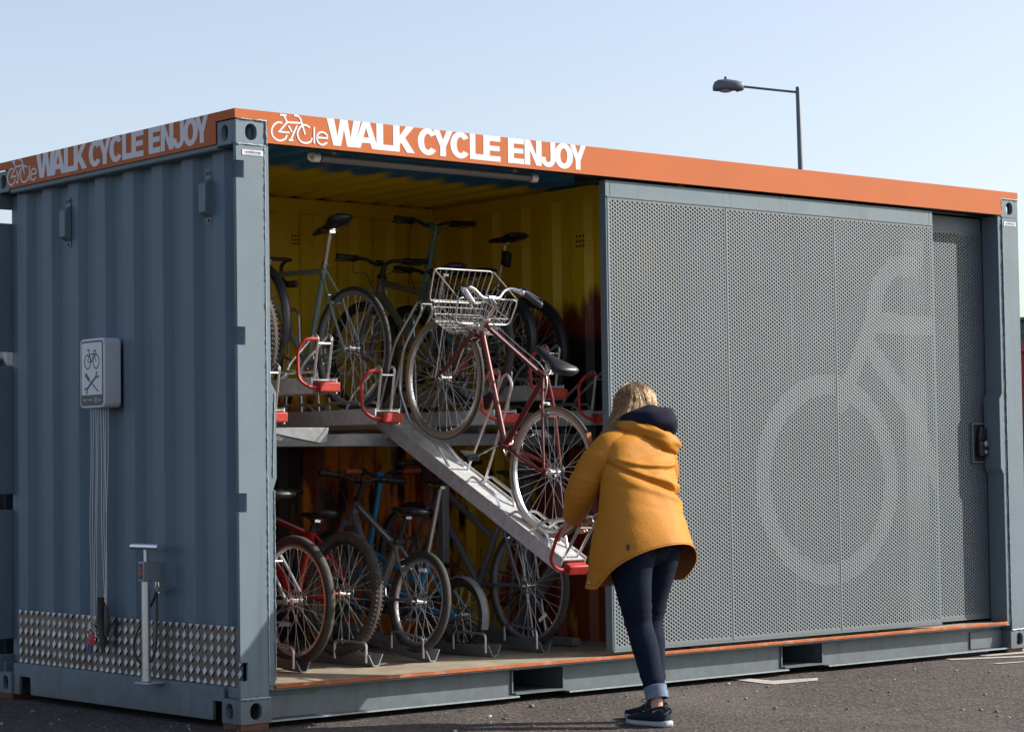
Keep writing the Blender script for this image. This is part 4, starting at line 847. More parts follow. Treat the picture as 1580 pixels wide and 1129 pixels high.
b = MB(); rods(b, [(2.70,1.0,0.21),(2.70,1.12,0.85),(2.70,1.22,0.85),(2.70,1.38,0.21)], 0.007, 0.05); rods(b, [(2.80,1.0,0.21),(2.80,1.12,0.85),(2.80,1.22,0.85),(2.80,1.38,0.21)], 0.007, 0.05); part('wheel_guide', b, M['alu'], RK)

# ------------------------------------------------------------------ bicycles
WCACHE = {}
def wheel_meshes(Rw, tw, tyre, side, rim, nsp, knob, hubr):
    key = (Rw, tw, tyre, side, rim, nsp, knob, hubr)
    if key in WCACHE: return WCACHE[key]
    r = tw/2; b = MB(); n = 56
    Rc = Rw-r
    tread = [(Rc+r*cos(R(a)), r*sin(R(a))) for a in range(-60,61,20)]
    sid = [(Rc+r*cos(R(a)), r*sin(R(a))) for a in range(60,301,20)]
    b.lathe((0,0,0),(0,1,0),tread,n,0); b.lathe((0,0,0),(0,1,0),sid,n,1)
    if knob:
        for i in range(84):
            a = 2*PI*i/84
            for k_, y in enumerate((-0.55,0.0,0.55)):
                aa = a+(k_ % 2)*PI/84; rr = Rc+r*math.sqrt(1-(y*0.8)**2)-0.001; c = Vector((rr*cos(aa), y*r*1.3, rr*sin(aa))); er = Vector((cos(aa),0,sin(aa))); et = Vector((-sin(aa),0,cos(aa)))
                b.obox(c, er*0.0016, et*0.0050, Vector((0,r*0.20,0)), 0)
    ty = b.mesh('tyre', [M[tyre], M[side]])
    ri = Rw-tw-0.004; b = MB()
    b.lathe((0,0,0),(0,1,0),[(ri+0.010,0.012),(ri+0.010,-0.012),(ri-0.004,-0.013),(ri-0.012,-0.007),(ri-0.012,0.007),(ri-0.004,0.013),(ri+0.010,0.012)],n); rm = b.mesh('rim', M[rim])
    b = MB()
    for i in range(nsp):
        s_ = 1 if i % 2 else -1; ph = (1 if (i//2) % 2 else -1); a1 = 2*PI*i/nsp; a0 = a1+ph*R(62); p0 = Vector((hubr*cos(a0), s_*0.030, hubr*sin(a0))); p1 = Vector(((ri-0.010)*cos(a1), s_*0.003, (ri-0.010)*sin(a1)))
        b.tube([p0,p1], 0.00125, 4, caps=False); b.tube([p0.lerp(p1,0.955),p1], 0.0024, 5, caps=False)
    sp = b.mesh('spokes', M['spoke'])
    b = MB(); b.lathe((0,0,0),(0,1,0),[(0.0,-0.052),(0.006,-0.052),(0.007,-0.040),(0.012,-0.036),(hubr+0.004,-0.033),(hubr+0.004,-0.029),(0.013,-0.024),(0.013,0.024),(hubr+0.004,0.029),(hubr+0.004,0.033),(0.012,0.036),(0.007,0.040),(0.006,0.052),(0,0.052)],18)
    hb = b.mesh('wheel', M['chrome'])
    WCACHE[key] = (hb, ty, rm, sp); return WCACHE[key]

def tube_(b, a, c, r, n=10, r2=None): b.tube([a, c], [r, r if r2 is None else r2], n)

def bike(name, label, hub, pitch=0.0, yaw=0.0, lean=0.0, group='bicycles in the two tier rack', **P):
    g = lambda k, d: P.get(k, d)
    Rw, tw, wb, cs, drop = g('R',0.335), g('tw',0.035), g('wb',1.03), g('cs',0.42), g('drop',0.065)
    Rf = g('Rf', Rw); fm = M[g('frame','grey_frame')]; rt = g('rt', 0.016)
    T = bpy.data.objects.new(name, None); COL.objects.link(T); T.empty_display_size = 0.1; T['label'] = label; T['category'] = 'bicycle'; T['group'] = group
    rot = Euler((lean, -pitch, R(90)+yaw), 'XYZ'); T.rotation_euler = rot; T.location = Vector(hub)-rot.to_matrix() @ Vector((0,0,Rw))
    V = lambda x, z, y=0.0: Vector((x, y, z+Rw))
    A, F = V(0,0), V(wb, Rf-Rw); BB = V(cs,-drop)
    sa, ha = R(g('sa',73)), R(g('ha',72)); ST = BB+g('st',0.50)*Vector((-cos(sa),0,sin(sa)))
    ax = Vector((-cos(ha),0,sin(ha))); nf = Vector((sin(ha),0,cos(ha)))
    HL = F-nf*g('rake',0.045)+ax*g('fork',Rf+0.045); HT = HL+ax*g('ht',0.12)
    # frame
    b = MB()
    b.tube([HL-ax*0.004, HL+ax*0.012, HT-ax*0.012, HT+ax*0.004], [rt*1.35,rt*1.2,rt*1.2,rt*1.35], 14)
    b.tube([HL+ax*0.03, BB], rt*1.08, 12)
    if g('hump', None): b.tube(smooth_path([HT-ax*0.02, *[V(*p) for p in g('hump',None)]], 5), rt*0.95, 12)
    elif g('step', None): b.tube([HT-ax*0.03, BB.lerp(ST, g('step',0.5))], rt*0.95, 12)
    else: b.tube([HT-ax*0.028, ST-(ST-BB).normalized()*0.03], rt*0.92, 12)
    b.tube([BB, ST+(ST-BB).normalized()*0.015], rt*0.98, 12)
    b.cyl(BB+Vector((0,-0.036,0)), BB+Vector((0,0.036,0)), 0.021, 14)
    stj = BB.lerp(ST, g('stay_join', 0.95))
    for s_ in (-1,1):
        e = A+Vector((0.004,s_*0.058,0)); b.tube(smooth_path([BB+Vector((-0.02,s_*0.020,0)), BB.lerp(A,0.25)+Vector((0,s_*0.030,0)), BB.lerp(A,0.6)+Vector((0,s_*0.055,0)), e], 4), [0.0105]*5+[0.0095]*4+[0.0075]*4, 8)
        b.tube(smooth_path([stj+Vector((0,s_*0.014,0)), stj.lerp(A,0.35)+Vector((-0.006,s_*0.042,0)), e], 5), [0.009]*4+[0.0075]*7, 8)
        b.obox(e, (0.014,0,0), (0,0.003,0), (0,0,0.018))
    mid = stj.lerp(A,0.42) ; b.tube([mid+Vector((0,-0.045,0)), mid+Vector((0,0.045,0))], 0.006, 6)
    fr = part('frame', b, fm, T)
    if g('head_cream', False):
        b = MB(); b.tube([HL+ax*0.004, HT-ax*0.010], rt*1.26, 14); part('head_tube_sleeve', b, M['cream_paint'], fr)
    if g('stripe', None):
        b = MB(); d_ = (HT-ST).normalized(); o_ = Vector((0,rt*0.80,rt*0.62)); a0 = HT-ax*0.028; a1 = ST-(ST-BB).normalized()*0.03; b.tube([a0.lerp(a1,0.12)+o_, a0.lerp(a1,0.9)+o_], 0.0042, 6); part('frame_stripe', b, M[g('stripe','vinyl')], fr)
    if g('text', None):
        for s_ in (1,):
            me = text_mesh(g('text',''), g('text_size',0.03), 0.0002); me.materials.append(M['vinyl'] if g('text_mat',None) is None else M[g('text_mat',None)])
            o = link('frame_lettering', me, fr); c = (HL+ax*0.03).lerp(BB, 0.45); dirv = (BB-(HL+ax*0.03)).normalized()
            u_ = dirv; n_ = Vector((0,1,0)); w_ = n_.cross(u_)
            o.matrix_local = Matrix((( u_.x, w_.x, n_.x, c.x), (u_.y, w_.y, n_.y, c.y+rt*1.12), (u_.z, w_.z, n_.z, c.z), (0,0,0,1)))
    # fork
    b = MB(); b.tube([HL-ax*0.002, HL-ax*0.022], rt*1.2, 12); fl = g('fork_style','curved')
    for s_ in (-1,1):
        top = HL-ax*0.018+Vector((0,s_*0.012,0)); sh = HL-ax*0.030+Vector((0,s_*0.046,0)); e = F+Vector((0,s_*0.052,0))
        if fl == 'curved': q = smooth_path([top, sh, sh.lerp(e,0.55)-nf*0.010, e-Vector((0.022,0,-0.045)), e], 5); b.tube(q, [0.0125]*6+[0.0115]*(len(q)-12)+[0.0075]*6, 9)
        else: b.tube([sh, sh.lerp(e,0.5), e], [0.0165,0.0165,0.015], 10); b.tube([sh.lerp(e,0.50), e], 0.019, 10)
    if fl != 'curved': b.obox(HL-ax*0.026, nf*0.02, (0,0.06,0), ax*0.014)
    part('fork', b, M[g('fork_mat', g('frame','grey_frame'))], T)
    # wheels
    ms = wheel_meshes(Rw, tw, g('tyre','tyre'), g('side','tyre'), g('rim','alu'), g('nsp',32), g('knob',False), g('hubr',0.021))
    mf = ms if Rf == Rw else wheel_meshes(Rf, tw, g('tyre','tyre'), g('side','tyre'), g('rim','alu'), g('nsp',32), g('knob',False), g('hubr',0.021))
    for c, mm, a in ((A, ms, 0.3), (F, mf, 1.1)):
        w = link('wheel', mm[0], T, c, (0, a+g('spin',0.0), 0))
        link('tyre', mm[1], w); link('rim', mm[2], w); s_ = link('spokes', mm[3], w); s_['kind'] = 'stuff'
    if g('sprocket', True):
        b = MB(); b.lathe(A,(0,-1,0),[(0.012,0.036),(0.046,0.037),(0.046,0.040),(0.040,0.041),(0.040,0.044),(0.034,0.045),(0.034,0.048),(0.026,0.049),(0.026,0.053),(0.010,0.054)],24); part('sprocket_set', b, M['dark_metal'], T)
    # cranks and chain
    b = MB(); yc = -0.046; b.lathe(BB+Vector((0,yc,0)),(0,1,0),[(0.070,-0.0015),(0.086,-0.0015),(0.086,0.0015),(0.070,0.0015),(0.070,-0.0015)],36)
    ca = g('crank',0.6)
    for k_ in range(5): a = 2*PI*k_/5; b.tube([BB+Vector((0,yc,0)), BB+Vector((0.072*cos(a),yc,0.072*sin(a)))], 0.005, 6)
    for s_ in (-1,1):
        d_ = Vector((cos(ca),0,sin(ca)))*s_; e = BB+d_*0.168+Vector((0,s_*0.062,0)); b.tube([BB+Vector((0,s_*0.052,0)), e], [0.0125,0.009], 8, flat=0.7)
    ck = part('crankset', b, M[g('crank_mat','chrome')], T)
    for s_ in (-1,1):
        d_ = Vector((cos(ca),0,sin(ca)))*s_; e = BB+d_*0.168+Vector((0,s_*0.062,0)); b = MB(); c = e+Vector((0,s_*0.052,0)); b.box(c.x-0.038,c.y-0.042,c.z-0.010,c.x+0.038,c.y+0.042,c.z-0.004); b.box(c.x-0.038,c.y-0.042,c.z+0.004,c.x+0.038,c.y+0.042,c.z+0.010); b.cyl(e, c+Vector((0,s_*0.04,0)), 0.008, 8); b.box(c.x-0.042,c.y-0.04,c.z-0.006,c.x-0.0385,c.y+0.04,c.z+0.006); part('pedal', b, M['black'], ck)
    b = MB(); c0, c1 = BB+Vector((0,yc,0)), A+Vector((0,-0.044,0)); b.tube([c0+Vector((0.0,0,0.086)), c1+Vector((0,0,0.036))], 0.0038, 5); b.tube([c0+Vector((0,0,-0.086)), c1+Vector((0,0,-0.036))], 0.0038, 5)
    b.tube([c0+Vector((0.086*sin(t),0,0.086*cos(t))) for t in np.linspace(0,PI,10)], 0.0038, 5); b.tube([c1+Vector((-0.036*sin(t),0,0.036*cos(t))) for t in np.linspace(0,PI,7)], 0.0038, 5); part('chain', b, M['dark_metal'], T)
    # seat
    sp_ = g('post',0.14); up = (ST-BB).normalized(); SP = ST+up*sp_
    if g('seat', True):
        b = MB(); b.tube([ST-up*0.04, SP], g('post_r',0.0132), 12); po = part('seat_post', b, M[g('post_mat','alu')], T)
        b = MB(); b.tube([ST-up*0.010, ST+up*0.022], rt*1.25, 12); b.cyl(ST+Vector((-0.02,-0.024,0.004)), ST+Vector((-0.02,0.03,0.004)), 0.005, 8); part('seat_clamp', b, M['chrome' if g('post_mat','alu') != 'black' else 'dark_metal'], po)
        st_ang = g('saddle_tilt',0.0); b = MB(); b.obox(SP+Vector((0,0,0.006)), (0.022,0,0), (0,0.018,0), (0,0,0.012)); 
        for s_ in (-1,1): b.tube(smooth_path([SP+Vector((0.11,s_*0.012,0.030)), SP+Vector((0.04,s_*0.022,0.012)), SP+Vector((-0.05,s_*0.024,0.012)), SP+Vector((-0.115,s_*0.04,0.034))], 4), 0.0035, 6)
        part('saddle_rail', b, M['chrome'], po)
        b = MB(); rings = []; sw = g('saddle_w',0.072); drop_ = g('saddle_skirt',1.0)
        for x, w, h, zt in ((0.150,0.004,0.006,0.040),(0.145,0.016,0.020,0.046),(0.10,0.021,0.030,0.050),(0.04,0.027,0.036,0.050),(-0.02,sw*0.58,0.040,0.050),(-0.07,sw*0.90,0.044,0.054),(-0.11,sw,0.044,0.060),(-0.140,sw*0.82,0.034,0.062),(-0.152,sw*0.30,0.014,0.058)):
            rg = []; tl = g('saddle_tilt',0.0)
            for k_ in range(16):
                a = 2*PI*k_/16; y = w*cos(a); zz = (0.30 if sin(a) > 0 else 0.75*drop_)*h*sin(a)-0.10*h*(abs(cos(a))**3)
                zq = zt-0.010+zz; rg.append(SP+Vector((x*cos(tl)+zq*sin(tl), y, zq*cos(tl)-x*sin(tl))))
            rings.append(rg)
        b.loft(rings); sd_ = part('saddle', b, M[g('saddle_mat','leather_black')], T, ang=60)
    # steering
    sh = g('stem_h',0.06); S0 = HT+ax*sh; C = S0+nf*g('stem_f',0.09)+Vector((0,0,g('stem_up',0.0)))
    b = MB(); b.tube([HT-ax*0.005, HT+ax*0.010], rt*1.45, 14); b.tube([HT, S0+ax*0.012], 0.0125 if g('bars','flat') != 'mtb' else 0.017, 12); b.tube([S0, C], 0.0135, 10); b.tube([C+Vector((0,-0.022,0)), C+Vector((0,0.022,0))], 0.0195, 12)
    stm = part('stem', b, M[g('stem_mat','black')], T)
    style = g('bars','flat'); bw = g('bar_w',0.31)
    if style in ('flat','mtb'): half = [(0,0,0),(0,0.05,0),(-0.005,0.10,0.018),(-0.022,bw-0.12,0.022),(-0.040,bw,0.024)]
    elif style == 'swept': half = [(0,0,0),(0.004,0.055,0.0),(0.030,0.10,0.030),(0.030,0.150,0.046),(-0.02,0.205,0.044),(-0.135,0.235,0.034)]
    elif style == 'drop': half = [(0,0,0),(0,0.19,0),(0.05,0.205,0),(0.105,0.21,-0.03),(0.10,0.21,-0.10),(0.03,0.212,-0.135),(-0.04,0.214,-0.135)]
    b = MB(); L_ = [C+Vector((p[0],p[1],p[2])) for p in half]; Rr_ = [C+Vector((p[0],-p[1],p[2])) for p in half]
    q = smooth_path(Rr_[::-1]+L_[1:], 5); b.tube(q, 0.0115, 10); hbr = part('handlebar', b, M[g('bar_mat','black')], T)
    for s_, HH in ((1,L_),(-1,Rr_)):
        d_ = (HH[-1]-HH[-2]).normalized(); e = HH[-1]; gl = min(0.125,(HH[-1]-HH[-2]).length*0.95); b = MB(); gm = g('grip','black')
        if isinstance(gm, tuple): gm = gm[0 if s_ > 0 else 1]
        b.tube([e-d_*gl, e-d_*gl*0.97, e, e+d_*0.006], [0.0165,0.0158,0.0165,0.0120], 12); part('grip', b, M[gm], hbr)
        if g('levers', True):
            p = e-d_*(gl+0.028); b = MB(); f_ = Vector((0.9,0,-0.42)).normalized() if style != 'swept' else Vector((0.25,0.3*s_,0.10)).normalized()
            b.tube([p-d_*0.014, p+d_*0.014], 0.0185, 10); b.tube(smooth_path([p+f_*0.020, p+f_*0.036+d_*0.03, p+f_*0.046+d_*0.10, p+f_*0.040+d_*0.135], 4), [0.009]*5+[0.0065]*8, 7, flat=0.7); b.obox(p+f_*0.014, d_*0.016, f_*0.014, f_.cross(d_)*0.012); part('brake_lever', b, M[g('lever_mat','black')], hbr)
            if g('cables', True):
                q = smooth_path([p+f_*0.03-d_*0.01, p+f_*0.10-d_*0.06-Vector((0,0,0.03)), HT+nf*0.10+Vector((0,s_*0.05,0.0)), HL+nf*0.035+Vector((0,s_*0.012,0.03)) if s_ > 0 else HT-ax*0.035+Vector((-0.04,s_*0.022,0.01))], 7); b = MB(); b.tube(q, 0.0024, 6); part('brake_cable', b, M['black' if g('cable_mat',None) is None else g('cable_mat',None)], hbr)
    # brakes
    if g('brakes', True):
        bm_ = M[g('brake_mat','chrome')]
        for c, base, rad in ((A, stj, Rw), (F, HL, Rf)):
            d_ = (base-c).normalized(); tip = c+d_*(rad+0.014); b = MB(); fwd = d_.cross(Vector((0,1,0)))*(-1 if c is A else 1)
            for s_ in (-1,1): b.tube(smooth_path([tip+fwd*0.012+Vector((0,-s_*0.006,0.008)), tip+fwd*0.014+Vector((0,s_*0.034,0.004)), tip-d_*0.035+Vector((0,s_*0.036,0)), tip-d_*0.050+Vector((0,s_*0.020,0))], 4), 0.0058, 7)
            b.tube([tip-fwd*0.012, tip+fwd*0.022], 0.006, 8)
            for s_ in (-1,1): b.obox(tip-d_*(tw*0.5+0.030)+Vector((0,s_*0.018,0)), fwd*0.020, (0,0.004,0), d_*0.006)
            part('brake_caliper', b, bm_, T)
    # mudguards
    if g('mudguard', None):
        for c, rad, a0, a1, wh in ((A, Rw, 20, 200, 'r'), (F, Rf, 30, 165, 'f')):
            if wh not in g('mud_which','rf'): continue
            rings = []
            for a in np.linspace(R(a0), R(a1), 18):
                er = Vector((cos(a),0,sin(a))); rg = []
                for t in np.linspace(-1,1,7): rg.append(c+er*(rad+0.014-0.010*t*t)+Vector((0,0.026*t,0)))
                for t in np.linspace(1,-1,7): rg.append(c+er*(rad+0.0125-0.010*t*t)+Vector((0,0.0255*t,0)))
                rings.append(rg)
            b = MB(); b.loft(rings)
            for s_ in (-1,1): b.tube([c+Vector((0,s_*0.045,0)), c+Vector((cos(R(a1-15))*(rad+0.005),s_*0.026,sin(R(a1-15))*(rad+0.005)))], 0.0022, 5)
            part('mudguard', b, M[g('mudguard','black')], T)
    if g('rack', False):
        b = MB(); zt = Rw+0.06
        for s_ in (-1,1):
            b.tube(round_path([V(0.16,zt,s_*0.05), V(-0.22,zt,s_*0.055), V(-0.22,zt,0)], 0.03), 0.005, 7); b.tube([V(-0.06,zt,s_*0.055), V(0,0.01,s_*0.06)], 0.0045, 6); b.tube([V(-0.15,zt,s_*0.055), V(0,0.01,s_*0.06)], 0.0045, 6)
        for k_ in range(4): x = 0.1-k_*0.09; b.tube([V(x,zt,-0.053), V(x,zt,0.053)], 0.004, 6)
        part('luggage_rack', b, M['dark_metal'], T)
    if g('reflector', None):
        b = MB(); a = g('reflector',1.2); c = A+Vector((cos(a),0,sin(a)))*(Rw*0.62); er = Vector((cos(a),0,sin(a))); et = Vector((-sin(a),0,cos(a))); b.obox(c, et*0.036, er*0.010, (0,0.006,0)); part('wheel_reflector', b, M['white_lens'], T, bevel=0.003)
    return T, dict(A=A, F=F, BB=BB, ST=ST, SP=SP, HL=HL, HT=HT, C=C, ax=ax, nf=nf, S0=S0, up=up, fr=fr, hbr=hbr)

# --- hero: dark red town bicycle on the lowered tray
RB, K = bike('town_bicycle', 'dark red town bicycle with chrome wire basket and tan tyres on lowered ramp', (1.65,-0.392,1.178), pitch=R(30.4),
    R=0.335, tw=0.030, wb=1.02, cs=0.395, drop=0.066, st=0.50, sa=77.5, ha=74, ht=0.098, fork=0.372, frame='red_paint', rt=0.0148, tyre='tyre', side='gum', rim='alu', nsp=36,
    bars='swept', stem_h=0.10, stem_f=0.06, stem_mat='chrome', bar_mat='chrome', grip=('galv','black'), lever_mat='chrome', post=0.045, saddle_w=0.078, saddle_skirt=1.5, crank=R(-48), stripe='vinyl', head_cream=True, cables=False, post_mat='chrome', rack=False)
# silver cable running along the top tube and a few bands
b = MB(); HT, ST, BB = K['HT'], K['ST'], K['BB']; o_ = Vector((0,0.013,0.014)); q = smooth_path([K['C']+Vector((0.03,0.10,0.03)), K['C']+Vector((0.10,0.06,-0.06)), HT+Vector((0.02,0.02,0.0)), HT.lerp(ST,0.12)+o_, HT.lerp(ST,0.55)+o_, HT.lerp(ST,0.93)+o_, ST+Vector((-0.045,0.012,-0.05)), ST+Vector((-0.06,0.010,-0.18))], 7); b.tube(q, 0.0034, 7); part('brake_cable', b, M['alu'], K['fr'])
b = MB()
for t in (0.14,0.42,0.74):
    p = (HT-K['ax']*0.028).lerp(ST-K['up']*0.03, t); d_ = (ST-HT).normalized(); b.tube([p-d_*0.004,p+d_*0.004], 0.0168, 12)
part('cable_clip', b, M['black'], K['fr'])
# pale lettering on the down tube
a0, a1 = K['HL']+K['ax']*0.03, BB; me = text_mesh('Palm Beach', 0.026, 0.0002); me.materials.append(M['cream_paint']); o = link('frame_lettering', me, K['fr']); u_ = (a1-a0).normalized(); n_ = Vector((0,1,0)); w_ = n_.cross(u_); c = a0.lerp(a1,0.46)
o.matrix_local = Matrix(((u_.x,w_.x,n_.x,c.x),(u_.y,w_.y,n_.y,c.y+0.0165),(u_.z,w_.z,n_.z,c.z),(0,0,0,1)))
# wire basket
b = MB(); C = K['C']; ax, nf = K['ax'], K['nf']
bx0, bx1, bz0, bz1, byw = 0.015, 0.240, -0.235, -0.010, 0.205
P_ = lambda x, y, z: C+Vector((x,y,z))
zm = bz0+0.085
for x, lift in ((bx0, 0.0), (bx1+0.03, 0.045)):                          # tall flared front and back panels
    b.tube(round_path([P_(x,0,bz1+lift),P_(x,-byw,bz1+lift),P_(x-0.02,-byw+0.020,zm),P_(x-0.02,byw-0.020,zm),P_(x,byw,bz1+lift),P_(x,0,bz1+lift)],0.035), 0.0042, 6)
    for i in range(9):
        y = -byw+0.045+i*(2*byw-0.09)/8; b.tube([P_(x,y,bz1+lift), P_(x-0.02,y*0.93,zm)], 0.0020, 5)
def loop_(z, ins, r=0.0022): b.tube(round_path([P_(bx0+ins,-byw+ins,z),P_(bx1-ins,-byw+ins,z),P_(bx1-ins,byw-ins,z),P_(bx0+ins,byw-ins,z),P_(bx0+ins,-byw+ins,z)],0.02), r, 6)
for i in range(4): loop_(zm+0.02-i*(zm+0.02-bz0)/3, 0.012+0.012*i)
for i in range(10):
    y = -byw+0.03+i*(2*byw-0.06)/9
    for x, s_ in ((bx0,1),(bx1,-1)): b.tube([P_(x+s_*0.01,y,zm+0.02), P_(x+s_*0.045,y*0.80,bz0)], 0.0019, 5)
    b.tube([P_(bx0+0.045,y*0.80,bz0), P_(bx1-0.045,y*0.80,bz0)], 0.0019, 5)
for i in range(6):
    x = bx0+0.03+i*(bx1-bx0-0.06)/5
    for s_ in (-1,1): b.tube([P_(x,s_*(byw-0.005),bz1-0.02), P_(x,s_*(byw-0.045),bz0)], 0.0019, 5)
    b.tube([P_(x,-byw+0.045,bz0), P_(x,byw-0.045,bz0)], 0.0019, 5)
for s_ in (-1,1): b.tube([P_(bx0,s_*byw,bz1-0.004), P_(bx1+0.03,s_*byw,bz1+0.041)], 0.0030, 6)
for s_ in (-1,1): b.tube([P_(0.18,s_*0.10,bz0), K['F']+Vector((0,s_*0.06,0.0))], 0.0038, 6)
part('wire_basket', b, M['spoke'], RB)
b = MB(); c = K['HL']+nf*0.045+Vector((0,0,0.005)); b.sphere(c, 0.030, 0.036, 0.034); part('front_lamp', b, M['chrome'], RB)

# --- upper tier
bike('road_bicycle', 'sage green road bicycle with raised black saddle on upper tray', (1.24,0.76,1.858), R=0.335, tw=0.030, wb=1.0, cs=0.42, drop=0.07, st=0.56, sa=72.5, ha=72, ht=0.14, frame='green_frame', rt=0.0165, tyre='tyre', rim='galv_dull', bars='drop', stem_h=0.05, post=0.19, saddle_tilt=0.22, saddle_w=0.075, stem_mat='alu', grip='brown_grip', cable_mat=None, crank=R(20))
bike('mountain_bicycle', 'knobbly tyred bicycle half hidden by the corner post on upper tray', (0.52,0.78,1.875), R=0.345, tw=0.052, wb=1.06, frame='grey_frame', knob=True, tyre='tyre_dusty', side='tyre_dusty', rim='alu', bars='mtb', fork_style='sus', fork_mat='dark_metal', st=0.44, post=0.20)
bike('road_bicycle', 'dark road bicycle with curved brown bar tape on upper tray by the corner', (0.84,1.13,2.00), R=0.335, tw=0.032, wb=1.0, frame='dark_metal', bars='drop', grip='brown_grip', st=0.50, post=0.10, mudguard='dark_metal')
bike('mountain_bicycle', 'olive grey bicycle with black flat handlebar behind the wire basket', (2.04,0.70,1.87), R=0.335, tw=0.042, wb=1.05, frame='olive_frame', rt=0.021, bars='mtb', stem_mat='black', bar_w=0.33, st=0.42, ht=0.12, stem_h=0.075, stem_f=0.05, fork_mat='galv_dull', fork_style='sus', post=0.10, rim='dark_metal', side='tyre')
RT, K4 = bike('step_through_bicycle', 'teal step through bicycle with tall upright stem on upper tray', (2.40,0.86,1.93), R=0.255, tw=0.040, wb=0.92, frame='teal_frame', rt=0.018, step=0.45, ha=71, ht=0.16, fork=0.31, st=0.36, stem_h=0.30, stem_f=0.05, bars='mtb', bar_w=0.30, stem_mat='teal_frame', bar_mat='dark_metal', post=0.10, mudguard='dark_metal', saddle_w=0.085, rim='dark_metal')
RT, K4 = bike('hybrid_bicycle', 'black hybrid bicycle with tall saddle deep in the dark corner by the partition', (2.76,1.08,1.87), R=0.335, tw=0.038, wb=1.05, frame='dark_metal', bars='mtb', st=0.50, post=0.27, saddle_w=0.085, rim='dark_metal', mudguard='dark_metal')
b = MB(); c = K4['SP']-K4['up']*0.09; b.obox(c+Vector((-0.035,0,0)), (0.028,0,0.01), (0,0.022,0), (-0.006,0,0.045)); part('saddle_lamp', b, M['black'], RT, bevel=0.008)

# --- lower tier
bike('mountain_bicycle', 'silver framed bicycle nearest the open corner post on the floor tray', (0.70,0.545,0.540), pitch=R(4), R=0.333, tw=0.050, wb=1.05, cs=0.43, frame='silver_frame', knob=False, tyre='tyre_dusty', side='tyre', rim='alu', st=0.42, post=0.16, saddle_w=0.085, bars='mtb', fork_style='sus', crank=R(35), spin=0.1, saddle_mat='black')
RM, K2 = bike('mountain_bicycle', 'bright red mountain bicycle with white down tube lettering on the floor tray', (1.16,0.765,0.545), lean=R(5), R=0.333, tw=0.054, wb=1.05, cs=0.43, frame='red_bright', rt=0.019, knob=True, tyre='tyre_dusty', side='tyre_dusty', rim='dark_metal', st=0.42, post=0.05, ht=0.12, bars='mtb', fork_style='sus', fork_mat='silver_frame', text='other', text_size=0.05, stripe='vinyl', post_mat='black')
RG, K3 = bike('mountain_bicycle', 'small grey mountain bicycle with white striped frame on the floor tray', (1.54,0.585,0.490), pitch=R(6), yaw=R(-4), lean=R(6), R=0.275, tw=0.045, wb=0.94, cs=0.40, drop=0.03, frame='grey_frame', rt=0.021, knob=False, tyre='tyre', side='tyre', rim='alu', st=0.34, sa=70, ht=0.11, fork=0.40, bars='mtb', fork_style='sus', fork_mat='grey_frame', text='rockrider', text_size=0.055, text_mat='sign_black', stripe='vinyl', post=0.15, post_mat='black', stem_h=0.10, stem_f=0.05, reflector=R(85), bar_w=0.29)
# blue folding bicycle with small wheels
RFo, KF = bike('folding_bicycle', 'bright blue small wheeled folding bicycle with long silver seat post', (1.97,0.757,0.392), R=0.205, tw=0.034, wb=1.0, cs=0.40, drop=-0.02, frame='blue_frame', rt=0.018, st=0.30, sa=72, step=0.45, ha=74, ht=0.13, fork=0.27, stem_h=0.42, stem_f=0.02, stem_mat='blue_frame', bars='mtb', bar_w=0.27, grip='orange_grip', post=0.42, post_r=0.0155, post_mat='alu', mudguard='galv_dull', rim='dark_metal', nsp=28, hubr=0.034, saddle_w=0.080)
RS, K5 = bike('hybrid_bicycle', 'slate grey hybrid bicycle under the lowered ramp on the floor tray', (2.34,0.614,0.542), pitch=R(7), R=0.338, tw=0.036, wb=1.07, cs=0.44, drop=0.06, frame='slate_frame', rt=0.0195, st=0.48, sa=68, step=0.62, ha=70, ht=0.15, bars='mtb', rim='galv_dull', side='tyre', post=0.20, post_mat='black', reflector=R(230), mudguard=None, stem_mat='slate_frame')

# ------------------------------------------------------------------ street lamp far behind
lx, ly = 27.21, 21.21
LPo = thing('street_lamp', 'grey street lamp with one arm standing behind the container roof', 'street lamp', (lx, ly, GZ))
tilt = Vector((0.012,-0.008,0))
b = MB(); top = Vector((0,0,8.67))+tilt*-2; b.tube([(0.03,0.0,0),(0.03,0,1.6)], 0.085, 14); b.tube([(0.03,0,1.6),(0.0,0,6.95)], [0.058,0.050], 14); part('pole', b, M['lamp_pole'], LPo)
b = MB(); b.tube([(0,0,6.93),(-0.02,0.01,8.66),(-0.02,0.01,8.68)],[0.052,0.048,0.040],14); part('pole_sleeve', b, M['lamp_grey'], LPo)
dv = Vector((26.47-27.21, 22.01-21.22, 0)); dv_ = dv.normalized()
b = MB(); b.tube([Vector((-0.02,0.01,8.57)), Vector((0,0,8.72))+dv], 0.024, 10); part('arm', b, M['lamp_grey'], LPo)
b = MB(); rings = []; up_ = Vector((0,0,1)); sd2 = dv_.cross(up_)
for t, w, h0, h1 in ((0.0,0.05,-0.05,0.06),(0.02,0.085,-0.075,0.09),(0.14,0.12,-0.10,0.13),(0.17,0.125,-0.075,0.135),(0.34,0.14,-0.075,0.165),(0.50,0.13,-0.075,0.155),(0.58,0.10,-0.07,0.11),(0.615,0.06,-0.06,0.03)):
    c = Vector((0,0,8.72))+dv+dv_*t; rings.append([c+sd2*(w*cos(a))+up_*((h1 if sin(a) > 0 else h0)*abs(sin(a))**0.8*(1 if True else 0) if sin(a) > 0 else h0*abs(sin(a))**0.5) for a in np.linspace(0,2*PI,20,endpoint=False)])
b.loft(rings); lh = part('lantern', b, M['lamp_grey'], LPo, ang=50)
